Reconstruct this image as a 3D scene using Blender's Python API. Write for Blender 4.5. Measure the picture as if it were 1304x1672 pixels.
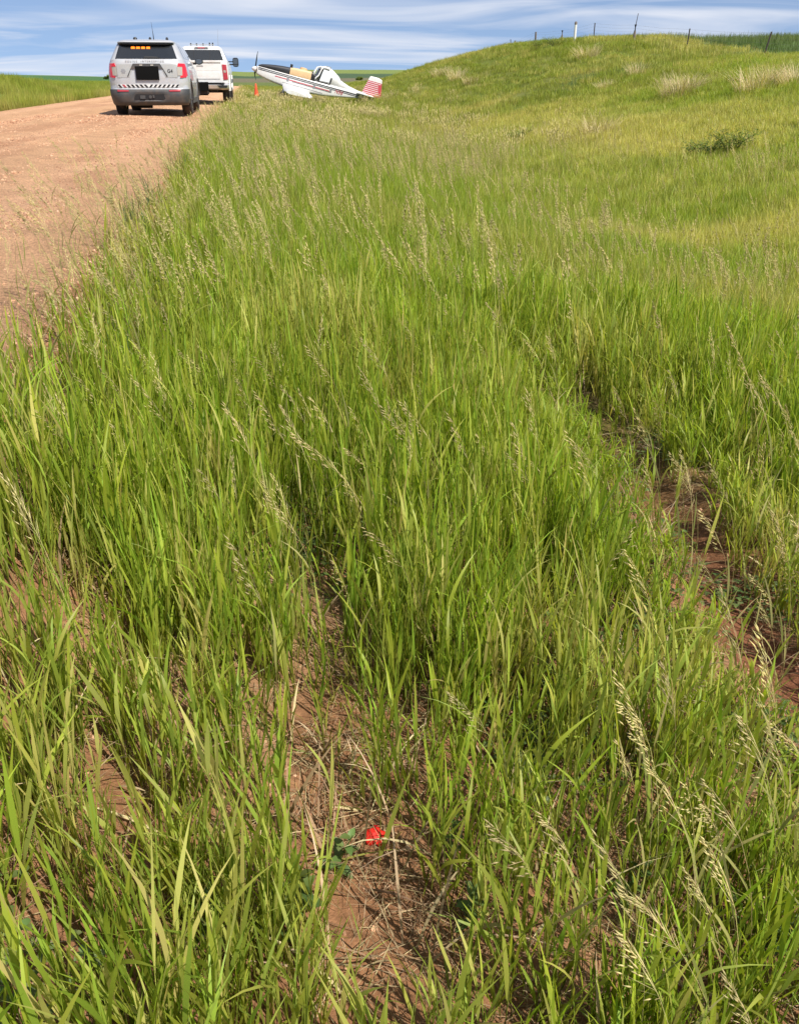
import bpy, bmesh, math, random
import numpy as np
from mathutils import Vector, Matrix, Euler

R = math.radians
random.seed(7)
rng = np.random.default_rng(11)
scene = bpy.context.scene
for o in list(bpy.data.objects):
    bpy.data.objects.remove(o)
COL = scene.collection

# ------------------------------------------------------------------ camera
CAM_Z = 1.45
PITCH, YAW = 26.96, 8.6
cam_data = bpy.data.cameras.new('camera')
cam_data.sensor_fit = 'VERTICAL'
cam_data.sensor_height = 24.0
cam_data.lens = 24.0 * 1400 / 1672
cam_data.clip_start = 0.02
cam_data.clip_end = 20000
cam = bpy.data.objects.new('camera', cam_data)
cam.location = (0, 0, CAM_Z)
cam.rotation_euler = (R(90 - PITCH), 0, R(-YAW))
COL.objects.link(cam)
scene.camera = cam

# ------------------------------------------------------------------ world and sun
SUN_EL = 52
SUN_AZ = 142          # clockwise from +Y: behind the camera to the right
world = bpy.data.worlds.new('World')
scene.world = world
world.use_nodes = True
wn = world.node_tree.nodes
wl = world.node_tree.links
wn.clear()
w_out = wn.new('ShaderNodeOutputWorld')
w_bg = wn.new('ShaderNodeBackground')
w_bg.inputs['Strength'].default_value = 0.13
sky = wn.new('ShaderNodeTexSky')
sky.sky_type = 'NISHITA'
sky.sun_disc = False
sky.sun_elevation = R(SUN_EL)
sky.sun_rotation = R(SUN_AZ)
sky.air_density = 1.0
sky.dust_density = 0.2
sky.ozone_density = 2.5
tc = wn.new('ShaderNodeTexCoord')
sep = wn.new('ShaderNodeSeparateXYZ')
wl.new(tc.outputs['Generated'], sep.inputs[0])
# the sky looked up a little above the horizon everywhere, so that it stays blue down to the ground
zup = wn.new('ShaderNodeMath'); zup.operation = 'MULTIPLY_ADD'
wl.new(sep.outputs['Z'], zup.inputs[0]); zup.inputs[1].default_value = 1.0; zup.inputs[2].default_value = 0.16
comb = wn.new('ShaderNodeCombineXYZ')
wl.new(sep.outputs['X'], comb.inputs[0]); wl.new(sep.outputs['Y'], comb.inputs[1]); wl.new(zup.outputs[0], comb.inputs[2])
nrm = wn.new('ShaderNodeVectorMath'); nrm.operation = 'NORMALIZE'
wl.new(comb.outputs[0], nrm.inputs[0])
wl.new(nrm.outputs[0], sky.inputs['Vector'])
# streaky cloud sheet: direction projected onto a flat layer overhead
zc = wn.new('ShaderNodeMath'); zc.operation = 'MAXIMUM'
wl.new(sep.outputs['Z'], zc.inputs[0]); zc.inputs[1].default_value = 0.0
za = wn.new('ShaderNodeMath'); za.operation = 'ADD'
wl.new(zc.outputs[0], za.inputs[0]); za.inputs[1].default_value = 0.075
dx = wn.new('ShaderNodeMath'); dx.operation = 'DIVIDE'
dy = wn.new('ShaderNodeMath'); dy.operation = 'DIVIDE'
wl.new(sep.outputs['X'], dx.inputs[0]); wl.new(za.outputs[0], dx.inputs[1])
wl.new(sep.outputs['Y'], dy.inputs[0]); wl.new(za.outputs[0], dy.inputs[1])
cp = wn.new('ShaderNodeCombineXYZ')
wl.new(dx.outputs[0], cp.inputs[0]); wl.new(dy.outputs[0], cp.inputs[1])
mp = wn.new('ShaderNodeMapping')
mp.inputs['Rotation'].default_value = (0, 0, R(12))
mp.inputs['Scale'].default_value = (0.30, 0.50, 1)
wl.new(cp.outputs[0], mp.inputs['Vector'])
cn = wn.new('ShaderNodeTexNoise')
cn.inputs['Scale'].default_value = 1.15
cn.inputs['Detail'].default_value = 5
cn.inputs['Roughness'].default_value = 0.5
cn.inputs['Distortion'].default_value = 1.1
wl.new(mp.outputs[0], cn.inputs['Vector'])
cr = wn.new('ShaderNodeValToRGB')
cr.color_ramp.elements[0].position = 0.42; cr.color_ramp.elements[0].color = (0.12, 0.12, 0.12, 1)
cr.color_ramp.elements[1].position = 0.70; cr.color_ramp.elements[1].color = (0.95, 0.95, 0.95, 1)
wl.new(cn.outputs[0], cr.inputs[0])
tint = wn.new('ShaderNodeMix'); tint.data_type = 'RGBA'; tint.blend_type = 'MULTIPLY'
tint.inputs['Factor'].default_value = 1.0
tint.inputs['B'].default_value = (0.58, 0.62, 0.70, 1)
wl.new(sky.outputs[0], tint.inputs['A'])
cm = wn.new('ShaderNodeMix'); cm.data_type = 'RGBA'
wl.new(cr.outputs[0], cm.inputs['Factor'])
wl.new(tint.outputs['Result'], cm.inputs['A'])
cm.inputs['B'].default_value = (4.5, 4.7, 5.2, 1)
wl.new(cm.outputs['Result'], w_bg.inputs['Color'])
wl.new(w_bg.outputs[0], w_out.inputs['Surface'])

sun_data = bpy.data.lights.new('sun', 'SUN')
sun_data.energy = 5.0
sun_data.angle = R(0.6)
sun_data.color = (1.0, 0.945, 0.86)
sun = bpy.data.objects.new('sun', sun_data)
sdir = Vector((math.sin(R(SUN_AZ)) * math.cos(R(SUN_EL)), math.cos(R(SUN_AZ)) * math.cos(R(SUN_EL)), math.sin(R(SUN_EL))))
sun.rotation_euler = (-sdir).to_track_quat('-Z', 'Y').to_euler()
sun.location = (10, -10, 30)
COL.objects.link(sun)

scene.view_settings.view_transform = 'Standard'
scene.view_settings.look = 'None'
scene.view_settings.gamma = 1.0
scene.view_settings.exposure = 0.5
scene.render.engine = 'CYCLES'
scene.cycles.use_denoising = True
scene.cycles.max_bounces = 6
scene.cycles.diffuse_bounces = 3
scene.cycles.transmission_bounces = 4
scene.cycles.caustics_reflective = False
scene.cycles.caustics_refractive = False

# ------------------------------------------------------------------ helpers
def tag(o, label=None, cat=None, group=None, kind=None):
    if label: o['label'] = label
    if cat: o['category'] = cat
    if group: o['group'] = group
    if kind: o['kind'] = kind
    return o

def empty(name, loc=(0, 0, 0), rot=(0, 0, 0)):
    o = bpy.data.objects.new(name, None)
    o.empty_display_size = 0.2
    o.location = loc
    o.rotation_euler = rot
    COL.objects.link(o)
    return o

class MB:
    def __init__(s):
        s.v = []; s.f = []; s.h = []
    def add(s, verts, faces):
        k = len(s.v)
        s.v += [tuple(p) for p in verts]
        s.f += [tuple(i + k for i in f) for f in faces]
        return s
    def box(s, c, size, rot=(0, 0, 0)):
        m = Euler(rot).to_matrix()
        hx, hy, hz = size[0] / 2, size[1] / 2, size[2] / 2
        vs = [Vector(c) + m @ Vector((a * hx, b * hy, d * hz)) for a in (-1, 1) for b in (-1, 1) for d in (-1, 1)]
        return s.add(vs, [(0, 1, 3, 2), (4, 6, 7, 5), (0, 4, 5, 1), (2, 3, 7, 6), (0, 2, 6, 4), (1, 5, 7, 3)])
    def tube(s, pts, rad, n=8, cap=True):
        pts = [Vector(p) for p in pts]
        rs = rad if isinstance(rad, (list, tuple)) else [rad] * len(pts)
        rings = []
        for i, p in enumerate(pts):
            d = (pts[min(i + 1, len(pts) - 1)] - pts[max(i - 1, 0)]).normalized()
            a = d.cross(Vector((0, 0, 1)))
            if a.length < 1e-3: a = d.cross(Vector((1, 0, 0)))
            a.normalize(); b = d.cross(a)
            rings.append([p + (a * math.cos(t) + b * math.sin(t)) * rs[i] for t in [2 * math.pi * j / n for j in range(n)]])
        return s.rings(rings, cap)
    def rings(s, rings, cap=True, close=True):
        n = len(rings[0]); vs = [p for r in rings for p in r]; fs = []
        for i in range(len(rings) - 1):
            for j in range(n if close else n - 1):
                fs.append((i * n + j, i * n + (j + 1) % n, (i + 1) * n + (j + 1) % n, (i + 1) * n + j))
        if cap:
            fs.append(tuple(range(n - 1, -1, -1))); fs.append(tuple((len(rings) - 1) * n + j for j in range(n)))
        return s.add(vs, fs)
    def patch(s, corners, fn, off=0.012, back=0.02, n=6, m=4):
        """closed plate over fn(a, b, d): corners four (a, b) in order round the plate"""
        (a0, b0), (a1, b1), (a2, b2), (a3, b3) = corners
        F, B = [], []
        for j in range(m + 1):
            v = j / m
            for i in range(n + 1):
                u = i / n
                a = (a0 * (1 - u) + a1 * u) * (1 - v) + (a3 * (1 - u) + a2 * u) * v
                b = (b0 * (1 - u) + b1 * u) * (1 - v) + (b3 * (1 - u) + b2 * u) * v
                F.append(fn(a, b, off)); B.append(fn(a, b, -back))
        N = n + 1; K = len(F); fs = []
        for j in range(m):
            for i in range(n):
                q = (j * N + i, j * N + i + 1, (j + 1) * N + i + 1, (j + 1) * N + i)
                fs.append(q); fs.append(tuple(K + t for t in reversed(q)))
        rim = [i for i in range(n)] + [j * N + n for j in range(m)] + [m * N + n - i for i in range(n)] + [(m - j) * N for j in range(m)]
        for i in range(len(rim)):
            a, b = rim[i], rim[(i + 1) % len(rim)]
            fs.append((b, a, K + a, K + b))
        return s.add(F + B, fs)
    def mesh(s, name, material=None, smooth=True, angle=35, fix=True):
        me = bpy.data.meshes.new(name)
        me.from_pydata(s.v, [], s.f)
        if fix:
            bm = bmesh.new(); bm.from_mesh(me)
            bmesh.ops.recalc_face_normals(bm, faces=bm.faces)
            bm.to_mesh(me); bm.free()
        if smooth:
            me.polygons.foreach_set('use_smooth', [True] * len(me.polygons))
            if angle: me.set_sharp_from_angle(angle=R(angle))
        if material: me.materials.append(material)
        me.update()
        return me
    def build(s, name, material, parent=None, smooth=True, angle=35, bevel=0):
        o = bpy.data.objects.new(name, s.mesh(name, material, smooth, angle))
        COL.objects.link(o)
        if parent is not None: o.parent = parent
        if bevel:
            b = o.modifiers.new('bevel', 'BEVEL'); b.width = bevel; b.segments = 2; b.limit_method = 'ANGLE'; b.angle_limit = R(40)
        return o

def interp(x, tab):
    return float(np.interp(x, [t[0] for t in tab], [t[1] for t in tab]))

def text_mesh(txt, size, extrude=0.002, shear=0.0, spacing=1.0):
    cu = bpy.data.curves.new('lettering', 'FONT')
    cu.body = txt; cu.size = size; cu.extrude = extrude; cu.shear = shear
    cu.align_x = 'CENTER'; cu.align_y = 'CENTER'; cu.space_character = spacing; cu.resolution_u = 3
    o = bpy.data.objects.new('lettering', cu)
    COL.objects.link(o)
    dg = bpy.context.evaluated_depsgraph_get()
    me = bpy.data.meshes.new_from_object(o.evaluated_get(dg))
    bpy.data.objects.remove(o); bpy.data.curves.remove(cu)
    return me

def text_part(txt, size, material, parent, loc, rot, shear=0.0, spacing=1.0, name='lettering'):
    me = text_mesh(txt, size, 0.002, shear, spacing)
    me.materials.clear(); me.materials.append(material)
    o = bpy.data.objects.new(name, me); o['kind'] = 'stuff'
    COL.objects.link(o); o.parent = parent; o.location = loc; o.rotation_euler = rot
    return o

# value noise in numpy
_tab = np.random.default_rng(5).random((256, 256))
def vnoise(x, y, scale=1.0, octaves=3, seed=0, gain=0.5):
    x = np.asarray(x, float) * scale + seed * 17.3; y = np.asarray(y, float) * scale + seed * 9.7
    out = np.zeros(np.broadcast(x, y).shape); amp = 1.0; tot = 0
    for k in range(octaves):
        xi = np.floor(x).astype(int); yi = np.floor(y).astype(int)
        fx = x - xi; fy = y - yi
        fx = fx * fx * (3 - 2 * fx); fy = fy * fy * (3 - 2 * fy)
        a = _tab[xi % 256, yi % 256]; b = _tab[(xi + 1) % 256, yi % 256]
        c = _tab[xi % 256, (yi + 1) % 256]; d = _tab[(xi + 1) % 256, (yi + 1) % 256]
        out += amp * ((a * (1 - fx) + b * fx) * (1 - fy) + (c * (1 - fx) + d * fx) * fy)
        tot += amp; amp *= gain; x = x * 2.03 + 5.1; y = y * 2.03 + 3.7
    return out / tot

def sstep(a, b, x):
    t = np.clip((np.asarray(x, float) - a) / (b - a), 0, 1)
    return t * t * (3 - 2 * t)

# ------------------------------------------------------------------ materials
def new_mat(name):
    m = bpy.data.materials.new(name); m.use_nodes = True
    n = m.node_tree.nodes; n.clear()
    out = n.new('ShaderNodeOutputMaterial')
    return m, n, m.node_tree.links, out

def paint(name, color, rough=0.4, metal=0.0, coat=0.0, spec=0.5, dirt=0.0, dirt_col=(0.35, 0.22, 0.14), grain=0.04, emit=None, emit_s=0):
    m, n, l, out = new_mat(name)
    p = n.new('ShaderNodeBsdfPrincipled')
    p.inputs['Roughness'].default_value = rough
    p.inputs['Metallic'].default_value = metal
    p.inputs['Coat Weight'].default_value = coat
    p.inputs['Specular IOR Level'].default_value = spec
    tcn = n.new('ShaderNodeTexCoord')
    nz = n.new('ShaderNodeTexNoise'); nz.inputs['Scale'].default_value = 3.0; nz.inputs['Detail'].default_value = 6
    l.new(tcn.outputs['Object'], nz.inputs['Vector'])
    mx = n.new('ShaderNodeMix'); mx.data_type = 'RGBA'
    c = Vector(color[:3])
    mx.inputs['A'].default_value = (*(c * (1 - grain)), 1)
    mx.inputs['B'].default_value = (*(c * (1 + grain)), 1)
    l.new(nz.outputs[0], mx.inputs['Factor'])
    src = mx.outputs['Result']
    if dirt > 0:
        n2 = n.new('ShaderNodeTexNoise'); n2.inputs['Scale'].default_value = 6.0; n2.inputs['Detail'].default_value = 8
        l.new(tcn.outputs['Object'], n2.inputs['Vector'])
        rp = n.new('ShaderNodeValToRGB'); rp.color_ramp.elements[0].position = 0.40; rp.color_ramp.elements[1].position = 0.75
        rp.color_ramp.elements[1].color = (dirt, dirt, dirt, 1)
        l.new(n2.outputs[0], rp.inputs[0])
        m2 = n.new('ShaderNodeMix'); m2.data_type = 'RGBA'
        l.new(rp.outputs[0], m2.inputs['Factor']); l.new(src, m2.inputs['A'])
        m2.inputs['B'].default_value = (*dirt_col, 1)
        src = m2.outputs['Result']
    l.new(src, p.inputs['Base Color'])
    if emit:
        p.inputs['Emission Color'].default_value = (*emit, 1); p.inputs['Emission Strength'].default_value = emit_s
    l.new(p.outputs[0], out.inputs[0])
    return m

M = {}
M['silver'] = paint('silver_paint', (0.49, 0.50, 0.51), 0.32, 0.25, 0.6, dirt=0.22)
M['white'] = paint('white_paint', (0.68, 0.68, 0.67), 0.4, 0, 0.4, dirt=0.25)
M['greypanel'] = paint('grey_panel', (0.40, 0.41, 0.40), 0.4, 0.2, 0.2, dirt=0.15)
M['plastic'] = paint('dark_plastic', (0.045, 0.047, 0.05), 0.6, dirt=0.35, dirt_col=(0.16, 0.11, 0.08))
M['trim'] = paint('black_trim', (0.012, 0.012, 0.013), 0.45)
M['plate'] = paint('black_plate', (0.003, 0.003, 0.003), 0.7, spec=0.1)
M['glass'] = paint('tinted_glass', (0.018, 0.02, 0.022), 0.08, 0, 0.5, spec=0.6)
M['sideglass'] = paint('side_glass', (0.05, 0.055, 0.06), 0.06, 0, 1.0, spec=0.8)
M['red'] = paint('red_lens', (0.62, 0.012, 0.02), 0.25, 0, 0.8)
M['dullred'] = paint('dull_red', (0.38, 0.03, 0.045), 0.4, 0, 0.3)
M['lens'] = paint('clear_lens', (0.36, 0.33, 0.28), 0.25, 0, 0.6)
M['amber'] = paint('amber_lamp', (0.55, 0.14, 0.01), 0.4, emit=(1.0, 0.20, 0.004), emit_s=0.95)
M['tyre'] = paint('tyre_rubber', (0.02, 0.02, 0.02), 0.85, dirt=0.6, dirt_col=(0.17, 0.10, 0.07))
M['rim'] = paint('rim_metal', (0.25, 0.25, 0.26), 0.35, 0.8, dirt=0.3)
M['under'] = paint('underbody', (0.012, 0.011, 0.010), 0.8, dirt=0.3, dirt_col=(0.08, 0.05, 0.035))
M['exhaust'] = paint('exhaust_steel', (0.20, 0.17, 0.14), 0.5, 0.7, dirt=0.5)
M['chrome'] = paint('bright_bumper', (0.55, 0.56, 0.57), 0.3, 0.7, dirt=0.2)
M['letters'] = paint('grey_letters', (0.28, 0.28, 0.29), 0.4, 0.3)
M['hopper'] = paint('tan_hopper', (0.62, 0.42, 0.22), 0.5, dirt=0.2)
M['blackpaint'] = paint('black_paint', (0.018, 0.019, 0.023), 0.55, 0, 0.1, dirt=0.12, dirt_col=(0.10, 0.10, 0.10))
M['redpaint'] = paint('red_paint', (0.46, 0.065, 0.085), 0.4, 0, 0.3)
M['orange'] = paint('orange_plastic', (0.85, 0.075, 0.02), 0.55)
M['blade'] = paint('propeller_black', (0.03, 0.032, 0.038), 0.4)
M['canopy'] = paint('canopy_glare_pane', (0.72, 0.74, 0.76), 0.12, 0, 1.0)  # pale base colour paints in the bright reflection on the door glass
M['wood'] = paint('weathered_wood', (0.16, 0.13, 0.11), 0.9, grain=0.3)
M['steelpost'] = paint('rusty_steel', (0.05, 0.035, 0.03), 0.8, grain=0.3)
M['wire'] = paint('wire_steel', (0.20, 0.19, 0.18), 0.6, 0.6)
M['whitepost'] = paint('white_post_paint', (0.72, 0.70, 0.64), 0.6)
M['bark'] = paint('bark', (0.07, 0.055, 0.04), 0.9, grain=0.3)
M['scrap'] = paint('red_scrap_skin', (0.62, 0.022, 0.014), 0.6, 0, 0.0, spec=0.25, grain=0.2)
M['scrapdark'] = paint('red_scrap_fold', (0.40, 0.012, 0.012), 0.6, spec=0.2)

# ------------------------------------------------------------------ terrain
CREST = [(-20, 1.5), (0, 1.6), (20, 1.65), (30, 1.8), (36, 2.1), (45, 2.75), (52, 3.1), (58, 3.3), (68, 3.4), (78, 3.0), (85, 2.55), (100, 1.95), (115, 1.75), (140, 1.2), (170, 0.9), (220, 0.8)]
DITCH = [(-20, -0.8), (0, -0.75), (30, -0.65), (50, -0.5), (62, -0.45), (80, -0.3), (120, 0.0), (200, 0.3)]
FAR_R = [(0, 0.1), (120, 0.1), (190, 0.35), (300, 1.1), (450, 2.3), (900, 6.7), (1050, 6.6), (1600, 2), (5000, -30)]
FAR_L = [(0, 0.3), (80, 0.45), (120, 0.3), (200, 0.6), (350, 0.9), (600, 1.0), (900, 0.2), (1400, -3), (5000, -40)]
ROAD_L, ROAD_R = -8.15, -0.98
def table(x, t):
    return np.interp(x, [a for a, b in t], [b for a, b in t])

def road_z(x, y):
    c = (ROAD_L + ROAD_R) / 2
    z = 0.55 - 0.10 * np.abs((x - c) / 3.6) ** 2
    z = z - 0.000085 * np.clip(y - 72, 0, None) ** 2 * (1 - sstep(150, 260, y)) - 1.6 * sstep(150, 260, y) * 0.5
    return z

def track_depth(x, y):
    # the wheel gouge on the right and the bare strip in front of the camera
    cx = 1.50 + 0.06 * np.clip(y - 1.2, 0, 8) + 0.05 * np.sin(y * 2.3) 
    g = np.exp(-((x - cx) / 0.14) ** 2) * sstep(4.7, 3.7, y) * sstep(0.3, 0.8, y) * (0.75 + 0.5 * vnoise(x, y, 2.6, 2, 71))
    return g

def bare_mask(x, y):
    cx = 0.10 + 0.03 * np.sin(y * 3.0)
    wdt = 0.135 + 0.05 * sstep(1.7, 1.0, y)
    b = np.exp(-((x - cx) / wdt) ** 2) * sstep(3.0, 2.2, y) * sstep(0.9, 1.2, y)
    c = np.exp(-(((x - 0.30) / 0.18) ** 2 + ((y - 1.22) / 0.12) ** 2)) * 0.3
    return np.clip(b + c, 0, 1)

def ground_z(x, y, detail=True):
    x = np.asarray(x, float); y = np.asarray(y, float)
    # right-hand verge down to the ditch
    D = table(y, DITCH); B = table(y, CREST)
    xs = [ROAD_R - 0.05, ROAD_R + 0.25, -0.35, 0.0, 0.6, 1.6, 4.0, 8.0]
    zs = [0.455, 0.36, 0.10, 0.0, -0.06, -0.18, -0.58, -0.78]
    prof = np.interp(x, xs, zs)
    lower = sstep(-0.2, 5.0, x)
    prof = prof + lower * (D + 0.75)
    hill = D + (B - D) * sstep(4.6, 20.5, x + 1.2 * (vnoise(x, y, 0.08, 2, 3) - 0.5) * 2)
    hill = hill + 0.004 * np.clip(x - 21, 0, 60) * sstep(15, 60, y)
    w = sstep(4.5, 6.5, x)
    right = prof * (1 - w) + hill * w
    # left verge
    bank = 0.25 + 1.0 * sstep(-9.4, -14.0, x) * (0.22 + 0.78 * sstep(78, 50, y)) + 0.012 * np.clip(-x - 14.5, 0, 60)
    lw = sstep(ROAD_L + 0.1, ROAD_L - 1.3, x)
    left = 0.45 * (1 - lw) + bank * lw
    z = np.where(x > (ROAD_L + ROAD_R) / 2, right, left)
    # under the road sheet
    rz = road_z(x, y)
    inroad = sstep(ROAD_L - 0.3, ROAD_L + 0.25, x) * sstep(ROAD_R + 0.12, ROAD_R - 0.25, x)
    z = z * (1 - inroad) + (rz - 0.06) * inroad
    near_road = sstep(-16, -8, x) * sstep(6, -1, x)
    z = z - near_road * (1 - inroad) * (0.0000850 * np.clip(y - 72, 0, None) ** 2) * (1 - sstep(150, 260, y))
    # far rolling land
    d = np.hypot(x, y); az = np.degrees(np.arctan2(x, np.maximum(y, 1e-3)))
    fr = table(d, FAR_R); fl = table(d, FAR_L)
    fb = sstep(-4.0, -1.0, az)
    far = fl * (1 - fb) + fr * fb + (vnoise(x, y, 0.006, 3, 4) - 0.5) * 1.2 * sstep(150, 500, d) * (0.4 + 0.6 * fb)
    far = far + 1.0 * sstep(-7, -14, az) * sstep(180, 600, d) - 1.9 * np.exp(-((az + 0.2) / 1.6) ** 2) * sstep(250, 600, d) - 1.2 * np.exp(-((az + 5) / 2.5) ** 2) * sstep(250, 700, d)
    # the crop field behind the fence keeps its height further out
    fld = sstep(14, 20, az)
    far = far * (1 - fld) + fld * (3.7 + 0.02 * np.clip(300 - d, -100, 300) + (vnoise(x, y, 0.01, 2, 8) - 0.5) * 0.8)
    fw = sstep(85, 170, d)
    z = z * (1 - fw) + far * fw
    if detail:
        out = 1 - inroad
        z = z + out * ((vnoise(x, y, 0.35, 3, 1) - 0.5) * 0.22 * sstep(2, 8, x) + (vnoise(x, y, 2.2, 3, 2) - 0.5) * 0.06)
        z = z + out * (vnoise(x, y, 0.12, 3, 6) - 0.5) * 0.7 * sstep(9, 16, x)
        z = z - 0.10 * track_depth(x, y) + 0.03 * np.exp(-((np.abs(x - 1.5 - 0.06 * np.clip(y - 1.2, 0, 8)) - 0.24) / 0.07) ** 2) * sstep(5.5, 4.5, y)
        z = z - 0.025 * bare_mask(x, y)
    return z

def graded(lo, hi, fine_lo, fine_hi, step, growth=1.13, maxstep=400):
    c = list(np.arange(fine_lo, fine_hi + 1e-6, step))
    s = step; p = c[-1]
    while p < hi:
        s = min(s * growth, maxstep); p += s; c.append(p)
    s = step; p = c[0]
    while p > lo:
        s = min(s * growth, maxstep); p -= s; c.insert(0, p)
    return np.array(c)

gx = graded(-5200, 5200, -1.6, 2.6, 0.04, 1.065)
gy = graded(-60, 6000, 0.3, 6.0, 0.05, 1.055)
GX, GY = np.meshgrid(gx, gy)
GZ = ground_z(GX, GY)

def grid_mesh(name, X, Y, Z):
    ny, nx = X.shape
    v = np.stack([X, Y, Z], -1).reshape(-1, 3)
    i = np.arange((ny - 1) * (nx - 1)); r = i // (nx - 1); c = i % (nx - 1)
    a = r * nx + c
    f = np.stack([a, a + 1, a + nx + 1, a + nx], -1)
    me = bpy.data.meshes.new(name)
    me.vertices.add(len(v)); me.vertices.foreach_set('co', v.astype(np.float32).ravel())
    me.loops.add(f.size); me.loops.foreach_set('vertex_index', f.astype(np.int32).ravel())
    me.polygons.add(len(f)); me.polygons.foreach_set('loop_start', (np.arange(len(f)) * 4).astype(np.int32))
    me.polygons.foreach_set('loop_total', np.full(len(f), 4, np.int32))
    me.polygons.foreach_set('use_smooth', np.ones(len(f), bool))
    me.update(calc_edges=True); me.validate()
    return me

def mixc(a, b, t):
    return a * (1 - t[..., None]) + np.asarray(b) * t[..., None]

def ground_colour(x, y):
    d = np.hypot(x, y); az = np.degrees(np.arctan2(x, np.maximum(y, 1e-3)))
    soil = np.broadcast_to(np.array([0.25, 0.125, 0.062]), x.shape + (3,)).copy()
    soil = mixc(soil, (0.30, 0.17, 0.09), sstep(0.4, 0.7, vnoise(x, y, 1.3, 3, 21)))
    soil = mixc(soil, (0.20, 0.085, 0.045), np.clip(track_depth(x, y) * 1.8, 0, 1))
    # turf takes over from soil away from the camera and from the road
    turf = np.broadcast_to(np.array([0.125, 0.155, 0.025]), x.shape + (3,)).copy()
    turf = mixc(turf, (0.19, 0.19, 0.05), sstep(0.45, 0.75, vnoise(x, y, 0.25, 3, 22)))
    turf = mixc(turf, (0.055, 0.085, 0.018), sstep(0.55, 0.8, vnoise(x, y, 0.15, 3, 23)))
    t = sstep(2.5, 6.0, d) * sstep(ROAD_R - 0.1, ROAD_R + 0.7, x)
    t = np.maximum(t, sstep(ROAD_L - 0.2, ROAD_L - 1.0, x))
    t = np.maximum(t, sstep(60, 110, d))
    c = mixc(soil, (0, 0, 0), np.zeros_like(x)) * (1 - t[..., None]) + turf * t[..., None]
    # fields
    crop = sstep(21.0, 22.5, x) * sstep(10, 25, y)
    c = mixc(c, (0.085, 0.135, 0.045), crop * 0.9)
    fr = sstep(120, 150, d)
    right = sstep(-2.5, -1.5, az) * (1 - sstep(14, 17, az))
    wob = d * (1 + 0.25 * (vnoise(x, y, 0.012, 2, 25) - 0.5))
    band = np.broadcast_to(np.array([0.11, 0.14, 0.04]), x.shape + (3,)).copy()
    band = mixc(band, (0.14, 0.125, 0.075), sstep(180, 200, wob))
    band = mixc(band, (0.06, 0.095, 0.045), sstep(290, 305, wob))
    band = mixc(band, (0.16, 0.20, 0.055), sstep(440, 460, wob))
    bl = np.broadcast_to(np.array([0.17, 0.20, 0.07]), x.shape + (3,)).copy()
    bl = mixc(bl, (0.06, 0.13, 0.045), sstep(170, 190, wob))
    bl = mixc(bl, (0.12, 0.17, 0.05), sstep(420, 450, wob))
    bl = mixc(bl, (0.07, 0.12, 0.05), sstep(700, 740, wob))
    c = c * (1 - (fr * right)[..., None]) + band * (fr * right)[..., None]
    lf = fr * (1 - sstep(-2.5, -1.5, az))
    c = c * (1 - lf[..., None]) + bl * lf[..., None]
    return c

def set_colour(me, rgb):
    at = me.attributes.new('tone', 'FLOAT_COLOR', 'POINT')
    rgba = np.concatenate([rgb.reshape(-1, 3), np.ones((rgb.size // 3, 1))], 1).astype(np.float32)
    at.data.foreach_set('color', rgba.ravel())

def ground_material(name, bump_scale=60, bump=0.5, attr=True, base=(0.4, 0.25, 0.16), speck=0.35, dist=0.02):
    m, n, l, out = new_mat(name)
    p = n.new('ShaderNodeBsdfPrincipled'); p.inputs['Roughness'].default_value = 0.95
    p.inputs['Specular IOR Level'].default_value = 0.1
    tcn = n.new('ShaderNodeTexCoord')
    nz = n.new('ShaderNodeTexNoise'); nz.inputs['Scale'].default_value = bump_scale; nz.inputs['Detail'].default_value = 10; nz.inputs['Roughness'].default_value = 0.7
    l.new(tcn.outputs['Object'], nz.inputs['Vector'])
    n2 = n.new('ShaderNodeTexNoise'); n2.inputs['Scale'].default_value = bump_scale * 0.07; n2.inputs['Detail'].default_value = 6
    l.new(tcn.outputs['Object'], n2.inputs['Vector'])
    at = n.new('ShaderNodeAttribute'); at.attribute_name = 'tone'
    r1 = n.new('ShaderNodeMapRange'); r1.inputs['From Min'].default_value = 0.3; r1.inputs['From Max'].default_value = 0.7
    r1.inputs['To Min'].default_value = 1 - speck; r1.inputs['To Max'].default_value = 1 + speck
    l.new(nz.outputs[0], r1.inputs[0])
    r2 = n.new('ShaderNodeMapRange'); r2.inputs['From Min'].default_value = 0.3; r2.inputs['From Max'].default_value = 0.7
    r2.inputs['To Min'].default_value = 0.86; r2.inputs['To Max'].default_value = 1.14
    l.new(n2.outputs[0], r2.inputs[0])
    mu = n.new('ShaderNodeMath'); mu.operation = 'MULTIPLY'
    l.new(r1.outputs[0], mu.inputs[0]); l.new(r2.outputs[0], mu.inputs[1])
    vm = n.new('ShaderNodeVectorMath'); vm.operation = 'SCALE'
    l.new(at.outputs['Color'], vm.inputs[0]); l.new(mu.outputs[0], vm.inputs['Scale'])
    l.new(vm.outputs[0], p.inputs['Base Color'])
    bp = n.new('ShaderNodeBump'); bp.inputs['Strength'].default_value = bump; bp.inputs['Distance'].default_value = dist
    l.new(nz.outputs[0], bp.inputs['Height'])
    l.new(bp.outputs[0], p.inputs['Normal'])
    l.new(p.outputs[0], out.inputs[0])
    return m

g_me = grid_mesh('ground', GX, GY, GZ)
set_colour(g_me, ground_colour(GX, GY))
g_me.materials.append(ground_material('ground_earth', 45, 0.6))
ground = bpy.data.objects.new('ground', g_me); COL.objects.link(ground)
tag(ground, 'grassy roadside ground with reddish soil, ditch, bank and far fields', 'ground', kind='structure')

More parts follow.
